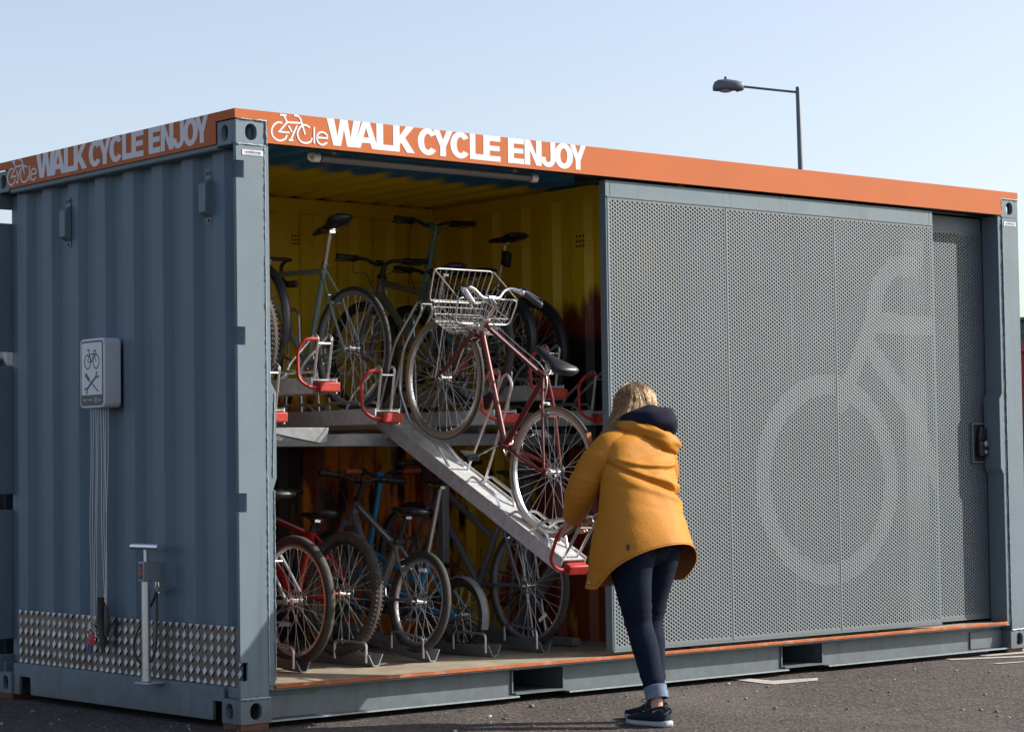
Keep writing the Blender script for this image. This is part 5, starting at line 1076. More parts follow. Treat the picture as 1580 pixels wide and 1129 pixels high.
b = MB(); c = Vector((0,0,8.72))+dv+dv_*0.36; b.sphere(c+Vector((0,0,-0.076)), 0.12, 0.12, 0.03); part('lamp_bowl', b, M['lamp_lens'], lh)
b = MB(); b.cyl(c+Vector((0,0,0.14)), c+Vector((0,0,0.21)), 0.026, 10); part('light_sensor', b, M['black'], lh)

# ------------------------------------------------------------------ things behind the right-hand end
NB = thing('shipping_container', 'container with shade put into its dark navy colour, close behind, glimpsed through notches of the far left post', 'container', (0.12, 3.30, GZ))
b = MB(); b.box(0.05,0.05,0.15,5.9,2.4,2.45); part('wall', b, M['shade_navy_steel'], NB)
corr_sheet('corrugated_side', corr_profile(0.0, 5.88, 0.28, 0.095, 0.045, 0.095, 0.036), lambda u,v,d: (u, d, v), 0.15, 2.45, M['shade_navy_steel'], NB)
corr_sheet('corrugated_side', corr_profile(0.05, 2.38, 0.28, 0.095, 0.045, 0.095, 0.036), lambda u,v,d: (d, u, v), 0.15, 2.45, M['shade_navy_steel'], NB)
b = MB(); b.box(-0.02,-0.02,0,5.92,2.42,0.15); b.box(-0.02,-0.02,2.45,5.92,2.42,2.59); part('frame', b, M['shade_navy_steel'], NB, bevel=0.006)
CR = thing('shipping_container', 'bright red container partly hidden behind the right corner post', 'container', (11.5, 3.6, GZ))
b = MB(); pr = corr_profile(0.0, 2.4, 0.28, 0.095, 0.045, 0.095, 0.036); n = len(pr)
b.box(0.06,0.06,0.12,6.0,2.4,2.26); part('wall', b, M['cont_red'], CR)
corr_sheet('corrugated_side', corr_profile(0.06, 6.0, 0.28, 0.095, 0.045, 0.095, 0.036), lambda u,v,d: (u, d, v), 0.12, 2.26, M['cont_red'], CR)
corr_sheet('corrugated_side', pr, lambda u,v,d: (0.0+d, u, v), 0.12, 2.26, M['cont_red'], CR)
b = MB(); b.box(-0.02,0.0,2.26,6.0,2.4,2.36); b.box(-0.02,0,0,6.0,2.4,0.12); b.box(-0.025,-0.02,0,0.13,0.14,2.36); b.box(-0.025,2.26,0,0.13,2.42,2.36); part('frame', b, M['cont_red'], CR, bevel=0.006)
GC = thing('storage_crate', 'dark green crate resting on the red container at the right edge', 'crate', (11.6, 3.7, GZ+2.36))
b = MB(); b.box(0,0,0,1.6,1.2,0.06); b.box(0.03,0.03,0.06,1.57,1.17,0.20); part('crate_body', b, M['skip_green'], GC, bevel=0.006)
b = MB(); b.box(-0.02,-0.02,0.20,1.62,1.22,0.235); part('crate_rim', b, M['skip_green'], GC, bevel=0.006)
TB = MB(); TB.box(0,0,0,2.0,0.10,0.05); tb = part('timber_beam', TB, M['wood']); tb.location = (11.55,3.9,GZ+2.597); tb['label'] = 'brown timber beam laid along the green crate'; tb['category'] = 'timber'
PO = thing('thin_post', 'thin black post standing up behind the green crate', 'post', (12.2, 4.55, GZ))
b = MB(); b.cyl((0,0,0),(0,0,2.95),0.022,10); part('post_shaft', b, M['black'], PO)
b = MB(); b.cyl((0,0,2.95),(0,0,2.97),0.028,10); part('post_cap', b, M['black'], PO)
# ------------------------------------------------------------------ the woman lifting the tray
PE = thing('person', 'woman in mustard raincoat and rolled jeans pushing the lowered bike ramp', 'person', (1.56, -1.15, GZ))
PO_ = Vector((1.56, -1.15, GZ)); LV = lambda p: Vector(p)-PO_

def interp_rings(keys, n):
    """keys: list of tuples of floats, Catmull-Rom resampled to n rows"""
    K_ = np.array(keys, float); N = len(K_); out = []
    for i in range(n):
        t = i*(N-1)/(n-1); k = min(int(t), N-2); f = t-k; p = lambda j: K_[max(0, min(N-1, j))]
        p0, p1, p2, p3 = p(k-1), p(k), p(k+1), p(k+2)
        out.append(0.5*((2*p1)+(p2-p0)*f+(2*p0-5*p1+4*p2-p3)*f*f+(3*p1-p0-3*p2+p3)*f**3))
    return out
def limb(b, keys, n=26, seg=22, dis=None, mi=0, caps=(True, True)):
    """keys: (x, y, z, r_side, r_depth); rings stand across the limb's own direction"""
    rows = interp_rings(keys, n); P = [Vector(r[:3]) for r in rows]; rings = []; side = None
    for i, r in enumerate(rows):
        t = (P[min(i+1, n-1)]-P[max(i-1, 0)]).normalized(); s0 = Vector((1,0,0)); s_ = (s0-t*s0.dot(t)).normalized(); d_ = t.cross(s_); rg = []
        for k in range(seg):
            a = 2*PI*k/seg; q = 1.0+(dis(i/(n-1), a) if dis else 0.0); rg.append(LV(P[i]+s_*(r[3]*cos(a)*q)+d_*(r[4]*sin(a)*q)))
        rings.append(rg)
    b.loft(rings, cap0=caps[0], cap1=caps[1], mi=mi)

# joints
HIP = Vector((1.575,-1.13,0.80)); NECK = Vector((1.745,-0.915,1.39)); HEAD = Vector((1.790,-0.865,1.488))
LSH, LEL, LWR, LHD = Vector((1.475,-0.94,1.30)), Vector((1.435,-0.86,1.10)), Vector((1.515,-0.680,0.935)), Vector((1.530,-0.610,0.900))
RSH, REL, RWR, RHD = Vector((1.850,-0.97,1.29)), Vector((1.915,-0.93,1.10)), Vector((1.755,-0.640,0.955)), Vector((1.720,-0.585,0.915))
LHIP, LKN, LAN = Vector((1.475,-1.13,0.80)), Vector((1.535,-1.135,0.445)), Vector((1.490,-1.300,0.085))
RHIP, RKN, RAN = Vector((1.690,-1.11,0.80)), Vector((1.690,-1.04,0.46)), Vector((1.655,-1.115,0.085))

# continuous body: skin-modifier surface (mostly under the clothes), fingers are short chains rooted in the palms
verts, edges, rad = [], [], []
def vtx(p, r, prev=None):
    verts.append(tuple(LV(p))); rad.append(r); i = len(verts)-1
    if prev is not None: edges.append((prev, i))
    return i
pel = vtx(HIP, 0.105); sp1 = vtx(HIP.lerp(NECK,0.40), 0.10, pel); ch = vtx(HIP.lerp(NECK,0.78), 0.105, sp1); nk = vtx(NECK, 0.055, ch); n2 = vtx(NECK.lerp(HEAD,0.45), 0.052, nk); h1 = vtx(HEAD+Vector((0.0,0.005,-0.015)), 0.082, n2); h2 = vtx(HEAD+Vector((0.02,0.02,0.05)), 0.075, h1)
for SH, EL, WR, HD, sg in ((LSH,LEL,LWR,LHD,-1),(RSH,REL,RWR,RHD,1)):
    a = vtx(SH.lerp(NECK,0.15), 0.058, ch); e_ = vtx(SH.lerp(EL,0.5), 0.046, a); c = vtx(EL, 0.038, e_); d = vtx(EL.lerp(WR,0.5), 0.036, c); w = vtx(WR, 0.026, d); dirh = (HD-WR).normalized()
    pm = vtx(WR+dirh*0.035, 0.026, w); pk = vtx(WR+dirh*0.072, 0.026, pm)
for HP, KN, AN, toe in ((LHIP,LKN,LAN,Vector((1.495,-1.10,0.03))),(RHIP,RKN,RAN,Vector((1.665,-0.92,0.03)))):
    a = vtx(HP, 0.078, pel); m1 = vtx(HP.lerp(KN,0.5), 0.062, a); k_ = vtx(KN, 0.046, m1); cf = vtx(KN.lerp(AN,0.4), 0.046, k_); an = vtx(AN.lerp(KN,0.06), 0.031, cf); ft = vtx(AN+Vector((0,0.0,-0.060)), 0.030, an); t_ = vtx(AN.lerp(toe,0.6)+Vector((0,0,-0.045)), 0.020, ft)
me = bpy.data.meshes.new('body'); me.from_pydata(verts, edges, []); me.materials.append(M['skin'])
bo = link('body', me, PE); sm = bo.modifiers.new('skin', 'SKIN'); sm.use_smooth_shade = True
for i, r in enumerate(rad): me.skin_vertices[0].data[i].radius = (r, r)
me.skin_vertices[0].data[0].use_root = True
sb = bo.modifiers.new('sub', 'SUBSURF'); sb.levels = 1; sb.render_levels = 2
# bake so that hands can be joined into the same continuous mesh
bpy.context.view_layer.update()
base = bpy.data.meshes.new_from_object(bo.evaluated_get(bpy.context.evaluated_depsgraph_get()))
bo.modifiers.clear(); 
def hand(bm_verts, WR, grip_c, grip_axis, palm_n, thumb_side):
    """palm and five fingers closing round a bar of centre grip_c and direction grip_axis"""
    b = MB(); d = (grip_c-WR); g_ = grip_axis.normalized(); f_ = (d-g_*d.dot(g_)).normalized(); up = palm_n.normalized()
    pc = grip_c+up*0.016-f_*0.030
    rings = []
    for t, w, h in ((0.0,0.026,0.021),(0.35,0.034,0.019),(0.75,0.041,0.017),(1.0,0.042,0.014)):
        c = WR.lerp(pc+f_*0.018, t); rings.append([LV(c+g_*(w*cos(a))+up*(h*sin(a))) for a in np.linspace(0,2*PI,14,endpoint=False)])
    b.loft(rings)
    for k, (off, ln) in enumerate(((-0.031,0.92),(-0.0105,1.0),(0.0105,0.95),(0.030,0.78))):
        kb = pc+f_*0.012+g_*off; r_ = 0.021
        pts = [kb, kb+f_*0.026+up*0.003, grip_c+g_*off+f_*r_+up*0.004, grip_c+g_*off+f_*(r_*0.8)-up*0.018*ln, grip_c+g_*off-f_*0.002-up*0.024*ln]
        b.tube([LV(p) for p in smooth_path(pts, 4)], [0.0092]*5+[0.0086]*4+[0.0080]*4+[0.0075]*3+[0.0055], 9)
    tb = WR.lerp(pc,0.55)+g_*thumb_side*0.030; pts = [tb, tb+g_*thumb_side*0.016+f_*0.018-up*0.006, grip_c+g_*thumb_side*0.040-f_*0.014-up*0.010, grip_c+g_*thumb_side*0.034+f_*0.004-up*0.024]
    b.tube([LV(p) for p in smooth_path(pts, 4)], [0.0125]*4+[0.0105]*4+[0.0095]*4+[0.006], 9)
    return b
bmx = bmesh.new(); bmx.from_mesh(base)
for args in ((LWR, Vector((1.522,-0.590,0.872)), Vector((0.12,-0.45,0.88)), Vector((-0.75,-0.55,0.1)), 1), (RWR, Vector((1.690,-0.575,0.900)), Vector((1.0,0.1,0.0)), Vector((0,-0.25,0.95)), -1)):
    hb_ = hand(None, *args); tm = hb_.mesh('tmp', M['skin']); bmx.from_mesh(tm); bpy.data.meshes.remove(tm)
# face: nose, brow and chin forms on the front of the head, ears at the sides
fw = Vector((-0.10,0.93,-0.36)).normalized(); hu = Vector((0.05,0.36,0.93)).normalized(); hs = fw.cross(hu).normalized(); HC = LV(HEAD)+Vector((0,0.012,0.012))
fb_ = MB()
def ell(c, rs, rf, ru): 
    vs = []; fs = []; n, m = 12, 8
    for i in range(m+1):
        p = PI*i/m
        for k in range(n): a = 2*PI*k/n; vs.append(c+hs*(rs*sin(p)*cos(a))+fw*(rf*sin(p)*sin(a))+hu*(ru*cos(p)))
    for i in range(m):
        for k in range(n): l = (k+1) % n; fs.append((i*n+k,(i+1)*n+k,(i+1)*n+l,i*n+l))
    fb_.add(vs, fs)
ell(HC+fw*0.010, 0.073, 0.092, 0.105); ell(HC+fw*0.103-hu*0.008, 0.013, 0.019, 0.026); ell(HC+fw*0.082-hu*0.085, 0.030, 0.024, 0.022); ell(HC+fw*0.094-hu*0.050, 0.024, 0.010, 0.006); ell(HC+fw*0.094-hu*0.058, 0.021, 0.010, 0.006)
for s_ in (-1,1): ell(HC+hs*s_*0.078-hu*0.01, 0.010, 0.018, 0.032); ell(HC+fw*0.090+hs*s_*0.030+hu*0.012, 0.016, 0.010, 0.008); ell(HC+fw*0.097+hs*s_*0.030+hu*0.032, 0.022, 0.008, 0.005)
tm = fb_.mesh('tmp', M['skin']); bmx.from_mesh(tm); bpy.data.meshes.remove(tm)
body = bpy.data.meshes.new('body'); bmx.to_mesh(body); bmx.free(); body.materials.append(M['skin']); body.shade_smooth(); bo.data = body

# jeans
def denim_folds(t, a):
    f = 0.0
    for t0, amp, w_, ph in ((0.47,0.045,0.014,0.3),(0.52,0.055,0.013,1.0),(0.57,0.05,0.013,2.0),(0.43,0.03,0.016,2.6),(0.10,0.03,0.02,0.8),(0.16,0.03,0.02,2.2),(0.90,0.06,0.012,0.0),(0.94,0.06,0.012,1.6),(0.86,0.04,0.014,2.4),(0.72,0.02,0.02,1.2),(0.28,0.018,0.025,1.9)):
        f += 1.7*amp*math.exp(-((t-t0-0.018*sin(a+ph))/w_)**2)*(0.55+0.45*cos(a-ph*2))
    return f
b = MB()
limb(b, [(1.515,-1.105,0.90,0.100,0.100),(1.492,-1.135,0.80,0.118,0.130),(1.487,-1.140,0.70,0.098,0.105),(1.505,-1.140,0.57,0.078,0.083),(1.530,-1.138,0.45,0.064,0.066),(1.525,-1.185,0.34,0.062,0.066),(1.505,-1.245,0.22,0.053,0.056),(1.493,-1.290,0.135,0.047,0.050)], 64, 26, denim_folds, caps=(True, True))
limb(b, [(1.640,-1.100,0.90,0.100,0.100),(1.668,-1.115,0.80,0.118,0.130),(1.680,-1.100,0.70,0.098,0.105),(1.690,-1.065,0.57,0.078,0.083),(1.694,-1.045,0.45,0.064,0.066),(1.685,-1.065,0.34,0.062,0.066),(1.668,-1.095,0.22,0.053,0.056),(1.658,-1.110,0.135,0.047,0.050)], 64, 26, lambda t,a: denim_folds(t+0.01, a+1.0))
limb(b, [(1.585,-1.100,0.98,0.130,0.090),(1.580,-1.110,0.90,0.155,0.115),(1.578,-1.125,0.82,0.182,0.138),(1.582,-1.115,0.765,0.140,0.108),(1.585,-1.10,0.715,0.06,0.05)], 20, 26)
jn = part('jeans', b, M['jeans'], PE, ang=80)
b = MB()
for sx, off in ((-1,1.515),(1,1.655)):
    pts = [(off-0.055,-1.262,0.86),(off+0.055,-1.262,0.86),(off+0.052,-1.264,0.80),(off,-1.266,0.775),(off-0.052,-1.264,0.80),(off-0.055,-1.262,0.86)]
    b.tube([LV(p) for p in pts], 0.0022, 5)
part('back_pocket_seam', b, M['jeans'], jn)
def cuff(c, r0, tl):
    b = MB(); rings = []; ax_ = Vector(tl).normalized(); s_ = (Vector((1,0,0))-ax_*ax_.x).normalized(); d_ = ax_.cross(s_)
    for h, r in ((-0.028,r0-0.004),(-0.030,r0+0.003),(-0.010,r0+0.005),(0.012,r0+0.004),(0.030,r0+0.006),(0.033,r0+0.001),(0.030,r0-0.007),(-0.02,r0-0.008)):
        rings.append([LV(Vector(c)+ax_*h+s_*((r+0.0015*sin(5*a+h*60))*cos(a))+d_*((r+0.002*cos(3*a))*1.05*sin(a))) for a in np.linspace(0,2*PI,26,endpoint=False)])
    b.loft(rings, cap0=False, cap1=False); part('jeans_cuff', b, M['cuff'], PE, ang=60)
cuff((1.492,-1.292,0.128), 0.049, (0.10,0.35,1.0)); cuff((1.658,-1.111,0.128), 0.049, (0.06,0.15,1.0))

# shoes
def shoe(heel, toe):
    heel, toe = Vector(heel), Vector(toe); L_ = (toe-heel).length; f_ = (toe-heel).normalized(); s_ = Vector((f_.y,-f_.x,0)); up = Vector((0,0,1)); root = None
    def ring(t, w, z0, z1, n=18, pw=0.75):
        c = heel.lerp(toe, t); rg = []
        for k in range(n):
            a = 2*PI*k/n; y = w*math.copysign(abs(cos(a))**pw, cos(a)); z = (z0+z1)/2+(z1-z0)/2*math.copysign(abs(sin(a))**pw, sin(a)); rg.append(LV(c+s_*y+up*z))
        return rg
    b = MB(); b.loft([ring(t,w,z0,z1) for t,w,z0,z1 in ((0.0,0.014,0.026,0.055),(0.02,0.028,0.024,0.070),(0.08,0.034,0.024,0.082),(0.20,0.036,0.024,0.086),(0.30,0.037,0.024,0.088),(0.38,0.038,0.024,0.086),(0.50,0.041,0.024,0.073),(0.64,0.045,0.024,0.061),(0.78,0.045,0.024,0.053),(0.90,0.038,0.024,0.046),(0.97,0.024,0.026,0.038),(1.0,0.010,0.028,0.033))])
    sh = part('shoe', b, M['shoe'], PE, ang=70)
    b = MB(); b.loft([ring(t,w,z0,z1,18,0.5) for t,w,z0,z1 in ((-0.03,0.018,0.010,0.034),(0.0,0.032,0.002,0.033),(0.10,0.039,0.0,0.030),(0.30,0.040,0.0,0.027),(0.45,0.042,0.0,0.026),(0.66,0.050,0.0,0.026),(0.82,0.049,0.001,0.026),(0.94,0.036,0.006,0.027),(1.02,0.014,0.014,0.028))])
    part('shoe_sole', b, M['sole'], sh, ang=50)
    b = MB()
    for i in range(4):
        t = 0.42+i*0.065; c = heel.lerp(toe,t)+up*(0.082-i*0.0062); b.tube([LV(c-s_*0.022-up*0.010+f_*0.006), LV(c+up*0.003), LV(c+s_*0.022-up*0.010-f_*0.006)], 0.0028, 5)
    c = heel.lerp(toe,0.40)+up*0.090
    for q in (-1,1): b.tube([LV(p) for p in smooth_path([c, c+s_*0.018*q+up*0.014+f_*0.012, c+s_*0.034*q+up*0.004+f_*0.020, c+s_*0.014*q-up*0.002+f_*0.006], 4)], 0.0022, 5); b.tube([LV(c), LV(c+s_*0.030*q+f_*0.025-up*0.018)], 0.0022, 5)
    part('shoe_lace', b, M['black'], sh)
    b = MB(); c = heel+up*0.075; b.tube([LV(p) for p in smooth_path([c+f_*0.015, c-f_*0.010+up*0.014, c-f_*0.022+up*0.008, c-f_*0.004-up*0.012], 4)], 0.0045, 6); part('heel_tab', b, M['black'], sh)
    b = MB(); rg = [[LV(heel.lerp(toe,0.20)+s_*(r*cos(a))+f_*(r*1.25*sin(a))+up*(z+0.010*sin(a)*-1)) for a in np.linspace(0,2*PI,18,endpoint=False)] for r, z in ((0.038,0.080),(0.040,0.090),(0.036,0.094),(0.030,0.088))]; b.loft(rg, cap0=False, cap1=False); part('shoe_collar', b, M['shoe'], sh, ang=70)
shoe((1.500,-1.362,GZ), (1.497,-1.095,GZ)); shoe((1.658,-1.175,GZ), (1.655,-0.910,GZ))

# jacket: shell with thickness, open hem that hangs lower at the sides, folds across the back
JK = [(1.745,-0.905,1.400,0.085,0.080),(1.728,-0.930,1.372,0.135,0.105),(1.695,-0.955,1.335,0.196,0.118),(1.672,-0.985,1.27,0.212,0.130),(1.652,-1.015,1.19,0.212,0.145),(1.634,-1.045,1.10,0.214,0.150),(1.620,-1.070,1.02,0.222,0.160),(1.610,-1.092,0.94,0.236,0.176),(1.602,-1.110,0.87,0.254,0.193),(1.598,-1.122,0.815,0.270,0.206)]
NR, NS = 120, 120
def jacket_disp(u, a, P, z):
    """folds in metres: u runs down the coat, a round it (back at -90 deg)"""
    ab = (a+PI/2+PI) % (2*PI)-PI; d = 0.0      # 0 at mid back, + towards the right side
    def ridge(z0, slope, curve, w, amp, c0=-2.0, c1=2.0, soft=0.25):
        zz = z0+slope*ab+curve*ab*ab; m = 1/(1+math.exp(-(ab-c0)/soft))*1/(1+math.exp((ab-c1)/soft)); return amp*math.exp(-((z-zz)/w)**2)*m
    d += ridge(1.205, -0.005, 0.02, 0.012, 0.012, -0.9, 1.0); d -= ridge(1.183, -0.012, 0.02, 0.013, 0.009, -1.0, 1.0); d -= ridge(1.262, 0.05, 0.03, 0.014, 0.005, -0.8, 0.6)
    d += ridge(1.140, -0.050, 0.00, 0.015, 0.015, -0.2, 1.3); d -= ridge(1.113, -0.070, 0.00, 0.013, 0.022, -1.5, 1.4, 0.15); d += ridge(1.165, 0.09, 0.0, 0.010, 0.006, -0.1, 0.9); d -= ridge(0.985, -0.045, 0.02, 0.012, 0.005, -0.2, 1.2)
    d += ridge(1.075, -0.058, 0.00, 0.020, 0.010, -1.2, 1.3)
    d += ridge(1.165, -0.14, 0.0, 0.015, 0.009, 0.2, 1.6); d -= ridge(1.22, -0.20, 0.0, 0.02, 0.008, 0.5, 1.7)
    d += ridge(1.02, 0.10, 0.0, 0.030, 0.006, 0.3, 1.8)
    low = max(0.0, min(1.0, (1.0-z)/0.15))
    d += low*(0.010*sin(3.0*a+0.6)+0.007*sin(5.0*a+2.0))
    d += 0.009*mnoise.noise(Vector((P.x*6, P.y*6, P.z*4+3)))+(0.0018+0.0022*max(0.0, min(1.0, (z-1.0)/0.1)))*mnoise.noise(Vector((P.x*13, P.y*13, P.z*18)))+0.0005*mnoise.noise(Vector((P.x*40, P.y*40, P.z*46)))
    return d
rows = interp_rings(JK, NR); rings = []
hem_drop = lambda a: (lambda ab: -0.012+0.055*ab*ab+(0.008 if ab < 0 else 0.012)*ab*ab-0.010*ab)(((a+PI/2+PI) % (2*PI))-PI if abs(((a+PI/2+PI) % (2*PI))-PI) < 1.75 else math.copysign(1.75, ((a+PI/2+PI) % (2*PI))-PI))
for i, r in enumerate(rows):
    u = i/(NR-1); rg = []
    for k in range(NS):
        a = 2*PI*k/NS; lo = max(0.0, (u-0.45)/0.55)**1.5; flare = 1+0.10*lo*abs(cos(a)); pw = 0.72+0.28*min(1.0, max(0.0, (u-0.25)/0.3)); x = r[3]*flare*math.copysign(abs(cos(a))**pw, cos(a)); y = r[4]*flare*math.copysign(abs(sin(a))**pw, sin(a))
        z = r[2]-lo*hem_drop(a); P = Vector((r[0]+x, r[1]+y, z)); nrm = Vector((cos(a)/max(r[3],0.02), sin(a)/max(r[4],0.02), 0)).normalized()
        # the coat falls forward with the lean below the chest
        P.y += lo*0.05*max(0.0, sin(a)); rg.append(LV(P+nrm*jacket_disp(u, a, P, z)))
    rings.append(rg)
b = MB(); b.loft(rings, cap0=False, cap1=False)
jk = part('jacket', b, [M['jacket'], M['lining']], PE, ang=180)
so = jk.modifiers.new('cloth', 'SOLIDIFY'); so.thickness = 0.004; so.offset = -1; so.material_offset = 1; so.material_offset_rim = 0
# sleeves
def sleeve_folds(seed, tel):
    rnd = random.Random(seed); L_ = [(rnd.uniform(0.06,0.98), rnd.uniform(0.02,0.05), rnd.uniform(0.018,0.035), rnd.uniform(0,6.28)) for _ in range(9)]+[(tel+k*0.05-0.08, 0.07, 0.020, 3.4) for k in range(4)]
    def f(t, a): return 1.5*sum(am*math.exp(-((t-t0-0.03*sin(a+ph))/w_)**2)*(0.5+0.5*cos(a-ph)) for t0, am, w_, ph in L_)-0.02
    return f
b = MB(); limb(b, [(1.610,-0.965,1.330,0.050,0.070),(1.530,-0.958,1.300,0.070,0.085),(1.472,-0.938,1.235,0.074,0.084),(1.440,-0.905,1.17,0.075,0.080),(1.432,-0.865,1.095,0.074,0.078),(1.455,-0.800,1.030,0.068,0.070),(1.480,-0.748,0.988,0.062,0.062),(1.498,-0.712,0.960,0.054,0.054)], 64, 28, sleeve_folds(3, 0.56), caps=(True, True)); part('sleeve', b, M['jacket'], jk, ang=180)
b = MB(); limb(b, [(1.750,-0.960,1.320,0.060,0.070),(1.822,-0.965,1.285,0.076,0.086),(1.872,-0.960,1.225,0.078,0.086),(1.895,-0.945,1.155,0.074,0.080),(1.895,-0.905,1.090,0.072,0.076),(1.855,-0.820,1.035,0.066,0.068),(1.80,-0.720,0.985,0.060,0.060),(1.768,-0.660,0.960,0.053,0.053)], 64, 28, sleeve_folds(8, 0.56)); part('sleeve', b, M['jacket'], jk, ang=180)
b = MB(); 
for WR_, d_ in ((Vector((1.498,-0.712,0.960)), Vector((0.08,0.16,-0.12))), (Vector((1.768,-0.660,0.960)), Vector((-0.1,0.19,-0.08)))):
    d_ = d_.normalized(); s_ = d_.orthogonal().normalized(); w_ = d_.cross(s_); b.loft([[LV(WR_+d_*h+s_*(r*cos(a))+w_*(r*sin(a))) for a in np.linspace(0,2*PI,18,endpoint=False)] for h, r in ((-0.012,0.044),(0.008,0.040),(0.012,0.034))])
part('inner_cuff', b, M['navy'], jk)
b = MB(); b.prism([(1.452,1.365),(1.480,1.372),(1.498,1.30),(1.470,1.285)], lambda u,v,d: LV((u,d,v)), -0.872, -0.866); part('front_flap', b, M['lining'], jk)
# hem stitching line, label tag and snap
b = MB(); q = [rings[NR-4][k]+(rings[NR-4][k]-Vector((LV((1.598,-1.122,0)).x, LV((1.598,-1.122,0)).y, rings[NR-4][k].z))).normalized()*0.0012 for k in range(NS)]; b.tube(q, 0.0012, 4, closed=True); part('hem_stitching', b, M['lining'], jk)
k0 = min(range(NS), key=lambda k: (rings[NR-12][k]-LV((1.408,-1.19,0.86))).length); c = rings[NR-12][k0]; o2 = Vector((c.x, c.y, 0)).normalized(); t2 = Vector((-o2.y, o2.x, 0))
b = MB(); b.obox(c+o2*0.004, t2*0.007, o2*0.003, (0,0,0.014)); part('side_tag', b, M['sign_black'], jk)
k0 = min(range(NS), key=lambda k: (rings[NR-5][k]-LV((1.345,-1.02,0.70))).length); c = rings[NR-5][k0]; o2 = Vector((c.x, c.y, 0)).normalized(); b = MB(); b.cyl(c+o2*0.001, c+o2*0.006, 0.007, 10); part('snap_button', b, M['button'], jk)
# raincoat hood lying open on the back, navy hood inside it
def drape(path, rr, zr, n=40, seg=20, amp=0.0, seed=0, mi=0):
    rows = interp_rings([tuple(p)+(r,z) for p, r, z in zip(path, rr, zr)], n); P = [Vector(r[:3]) for r in rows]; rings_ = []
    for i, r in enumerate(rows):
        t = (P[min(i+1,n-1)]-P[max(i-1,0)]).normalized(); up = (Vector((0,0,1))-t*t.z).normalized(); o_ = t.cross(up); rg = []
        for k in range(seg):
            a = 2*PI*k/seg; q = 1+amp*mnoise.noise(Vector((i*0.16+seed, 1.3*cos(a), 1.3*sin(a)))); rg.append(LV(P[i]+o_*(r[3]*cos(a)*q)+up*(r[4]*sin(a)*q)))
        rings_.append(rg)
    return rings_
b = MB(); b.loft(drape([(1.625,-0.865,1.375),(1.622,-0.960,1.388),(1.665,-1.045,1.372),(1.755,-1.095,1.332),(1.838,-1.072,1.302),(1.890,-0.985,1.298),(1.890,-0.885,1.32)],[0.018,0.030,0.036,0.042,0.042,0.034,0.018],[0.022,0.034,0.038,0.042,0.042,0.040,0.022], 60, 26, 0.42, 2)); b.loft(drape([(1.61,-0.93,1.345),(1.70,-1.045,1.325),(1.79,-1.070,1.290),(1.865,-0.99,1.275)],[0.03,0.045,0.045,0.03],[0.04,0.055,0.055,0.04], 30, 18, 0.2, 6)); part('rain_hood', b, M['jacket'], jk, ang=180)
b = MB(); b.loft(drape([(1.640,-0.865,1.405),(1.665,-0.960,1.432),(1.735,-1.025,1.437),(1.815,-1.030,1.420),(1.880,-0.965,1.395),(1.895,-0.880,1.385)],[0.020,0.050,0.074,0.080,0.062,0.028],[0.020,0.040,0.062,0.070,0.060,0.028], 40, 22, 0.22, 9)); b.loft(drape([(1.68,-0.92,1.445),(1.745,-0.985,1.468),(1.82,-0.975,1.455),(1.87,-0.90,1.425)],[0.018,0.022,0.024,0.018],[0.018,0.020,0.022,0.018], 26, 14, 0.2, 4)); part('fleece_hood', b, M['navy'], PE, ang=180)

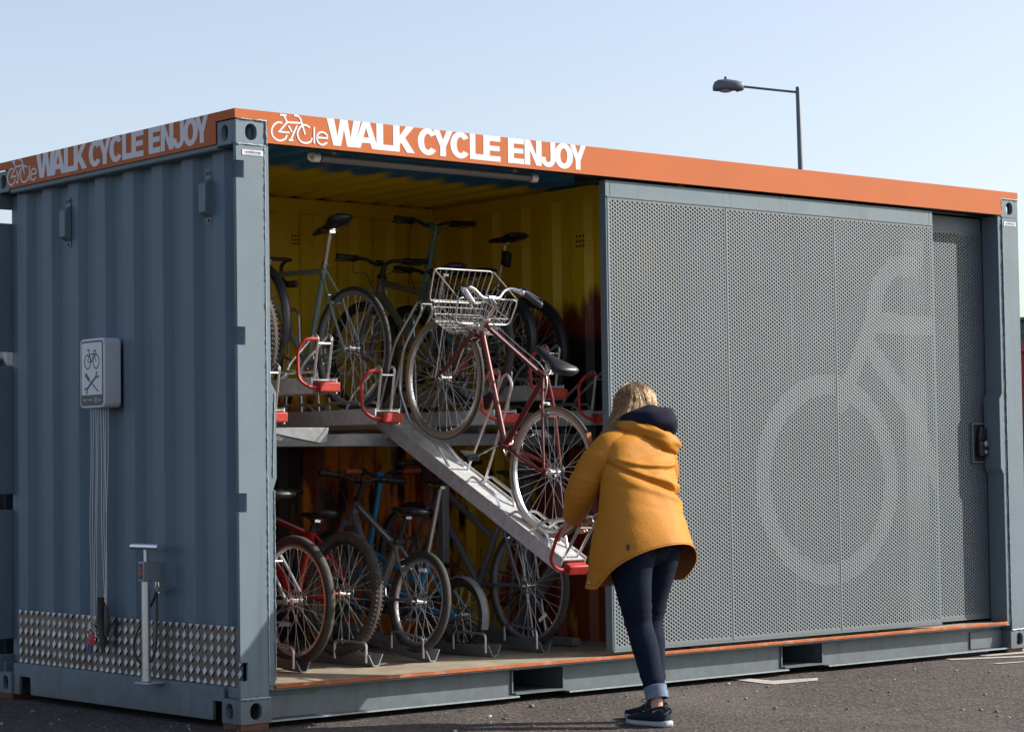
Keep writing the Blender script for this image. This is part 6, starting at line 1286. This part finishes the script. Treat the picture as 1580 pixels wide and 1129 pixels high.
# hair: a close cap under thousands of fine strands falling from the crown, longest at her left
b = MB(); rings_ = []; hc = LV(HEAD)+Vector((0.003,0.004,0.012))
for i in range(15):
    p = PI*0.64*i/14+0.02; rings_.append([hc+hs*(0.078*sin(p)*cos(a))+fw*((0.092 if sin(a) < 0 else 0.078)*sin(p)*sin(a))+hu*(0.105*cos(p)) for a in np.linspace(0,2*PI,30,endpoint=False)])
b.loft(rings_); hr = part('hair', b, M['hair'], PE, ang=180)
rnd = random.Random(11); NST, NPT = 9000, 15; PTS = np.zeros((NST, NPT, 3), np.float32)
for i in range(NST):
    a = rnd.uniform(0, 2*PI); lift = abs(rnd.gauss(0, 0.0055)); nst = 9; pts = []
    p_max = PI*rnd.uniform(0.44, 0.62); start = rnd.uniform(0.0, 0.95)**1.3; ph = 5.0*mnoise.noise(Vector((cos(a)*2.2, sin(a)*2.2, 0.0)))+rnd.uniform(-1.4,1.4); wv = 0.05+0.10*rnd.random()
    bulk = 1+0.07*mnoise.noise(Vector((cos(a)*3.1+7, sin(a)*3.1, lift*30)))
    for j in range(nst):
        p = start+(p_max-start)*j/(nst-1); aa = a+wv*sin(2.6*p+ph)+0.36*(p/2)*(1 if cos(a) < 0 else -0.4); r_f = 0.100 if sin(aa) < 0 else 0.088
        sd_ = 1+0.30*max(0.0, -cos(aa))*(p/1.7)**2.5
        pts.append(hc+hs*((0.086*sd_*bulk+lift)*sin(p)*cos(aa))+fw*((r_f*bulk+lift)*sin(p)*sin(aa))+hu*((0.112+lift*0.7)*cos(p)))
    e = pts[-1]; left = max(0.0, -cos(a)); front = max(0.0, sin(a)); right = max(0.0, cos(a)); back = max(0.0, -sin(a))
    ln = max(0.03, (0.04+0.27*left**1.1+0.14*front+0.07*right-0.08*left*back)*rnd.uniform(0.55, 1.1))
    fall = Vector((-0.95*left-0.03, 0.08*front-0.10*left, -1.0)).normalized(); jit = Vector((rnd.gauss(0,1), rnd.gauss(0,1), rnd.gauss(0,0.5)))*0.009
    tang = (pts[-1]-pts[-2]).normalized(); prev = e; m_ = NPT-nst
    for j in range(1, m_+1):
        t = j/m_; d_ = tang.lerp(fall, min(1.0, 0.25+t*1.0)).normalized(); prev = prev+d_*ln/m_+jit*(t*t)*0.5; pts.append(prev)
    PTS[i] = [tuple(p) for p in pts]
hcv = bpy.data.hair_curves.new('hair_strands'); hcv.add_curves([NPT]*NST); hcv.points.foreach_set('position', PTS.ravel())
ra = hcv.attributes.get('radius') or hcv.attributes.new('radius', 'FLOAT', 'POINT'); rv = np.tile(np.concatenate([np.full(NPT-4, 0.00075), np.linspace(0.0007, 0.00015, 4)]), NST).astype(np.float32); ra.data.foreach_set('value', rv)
hcv.materials.append(M['strands']); hst = link('hair_strands', hcv, hr); hst['kind'] = 'stuff'
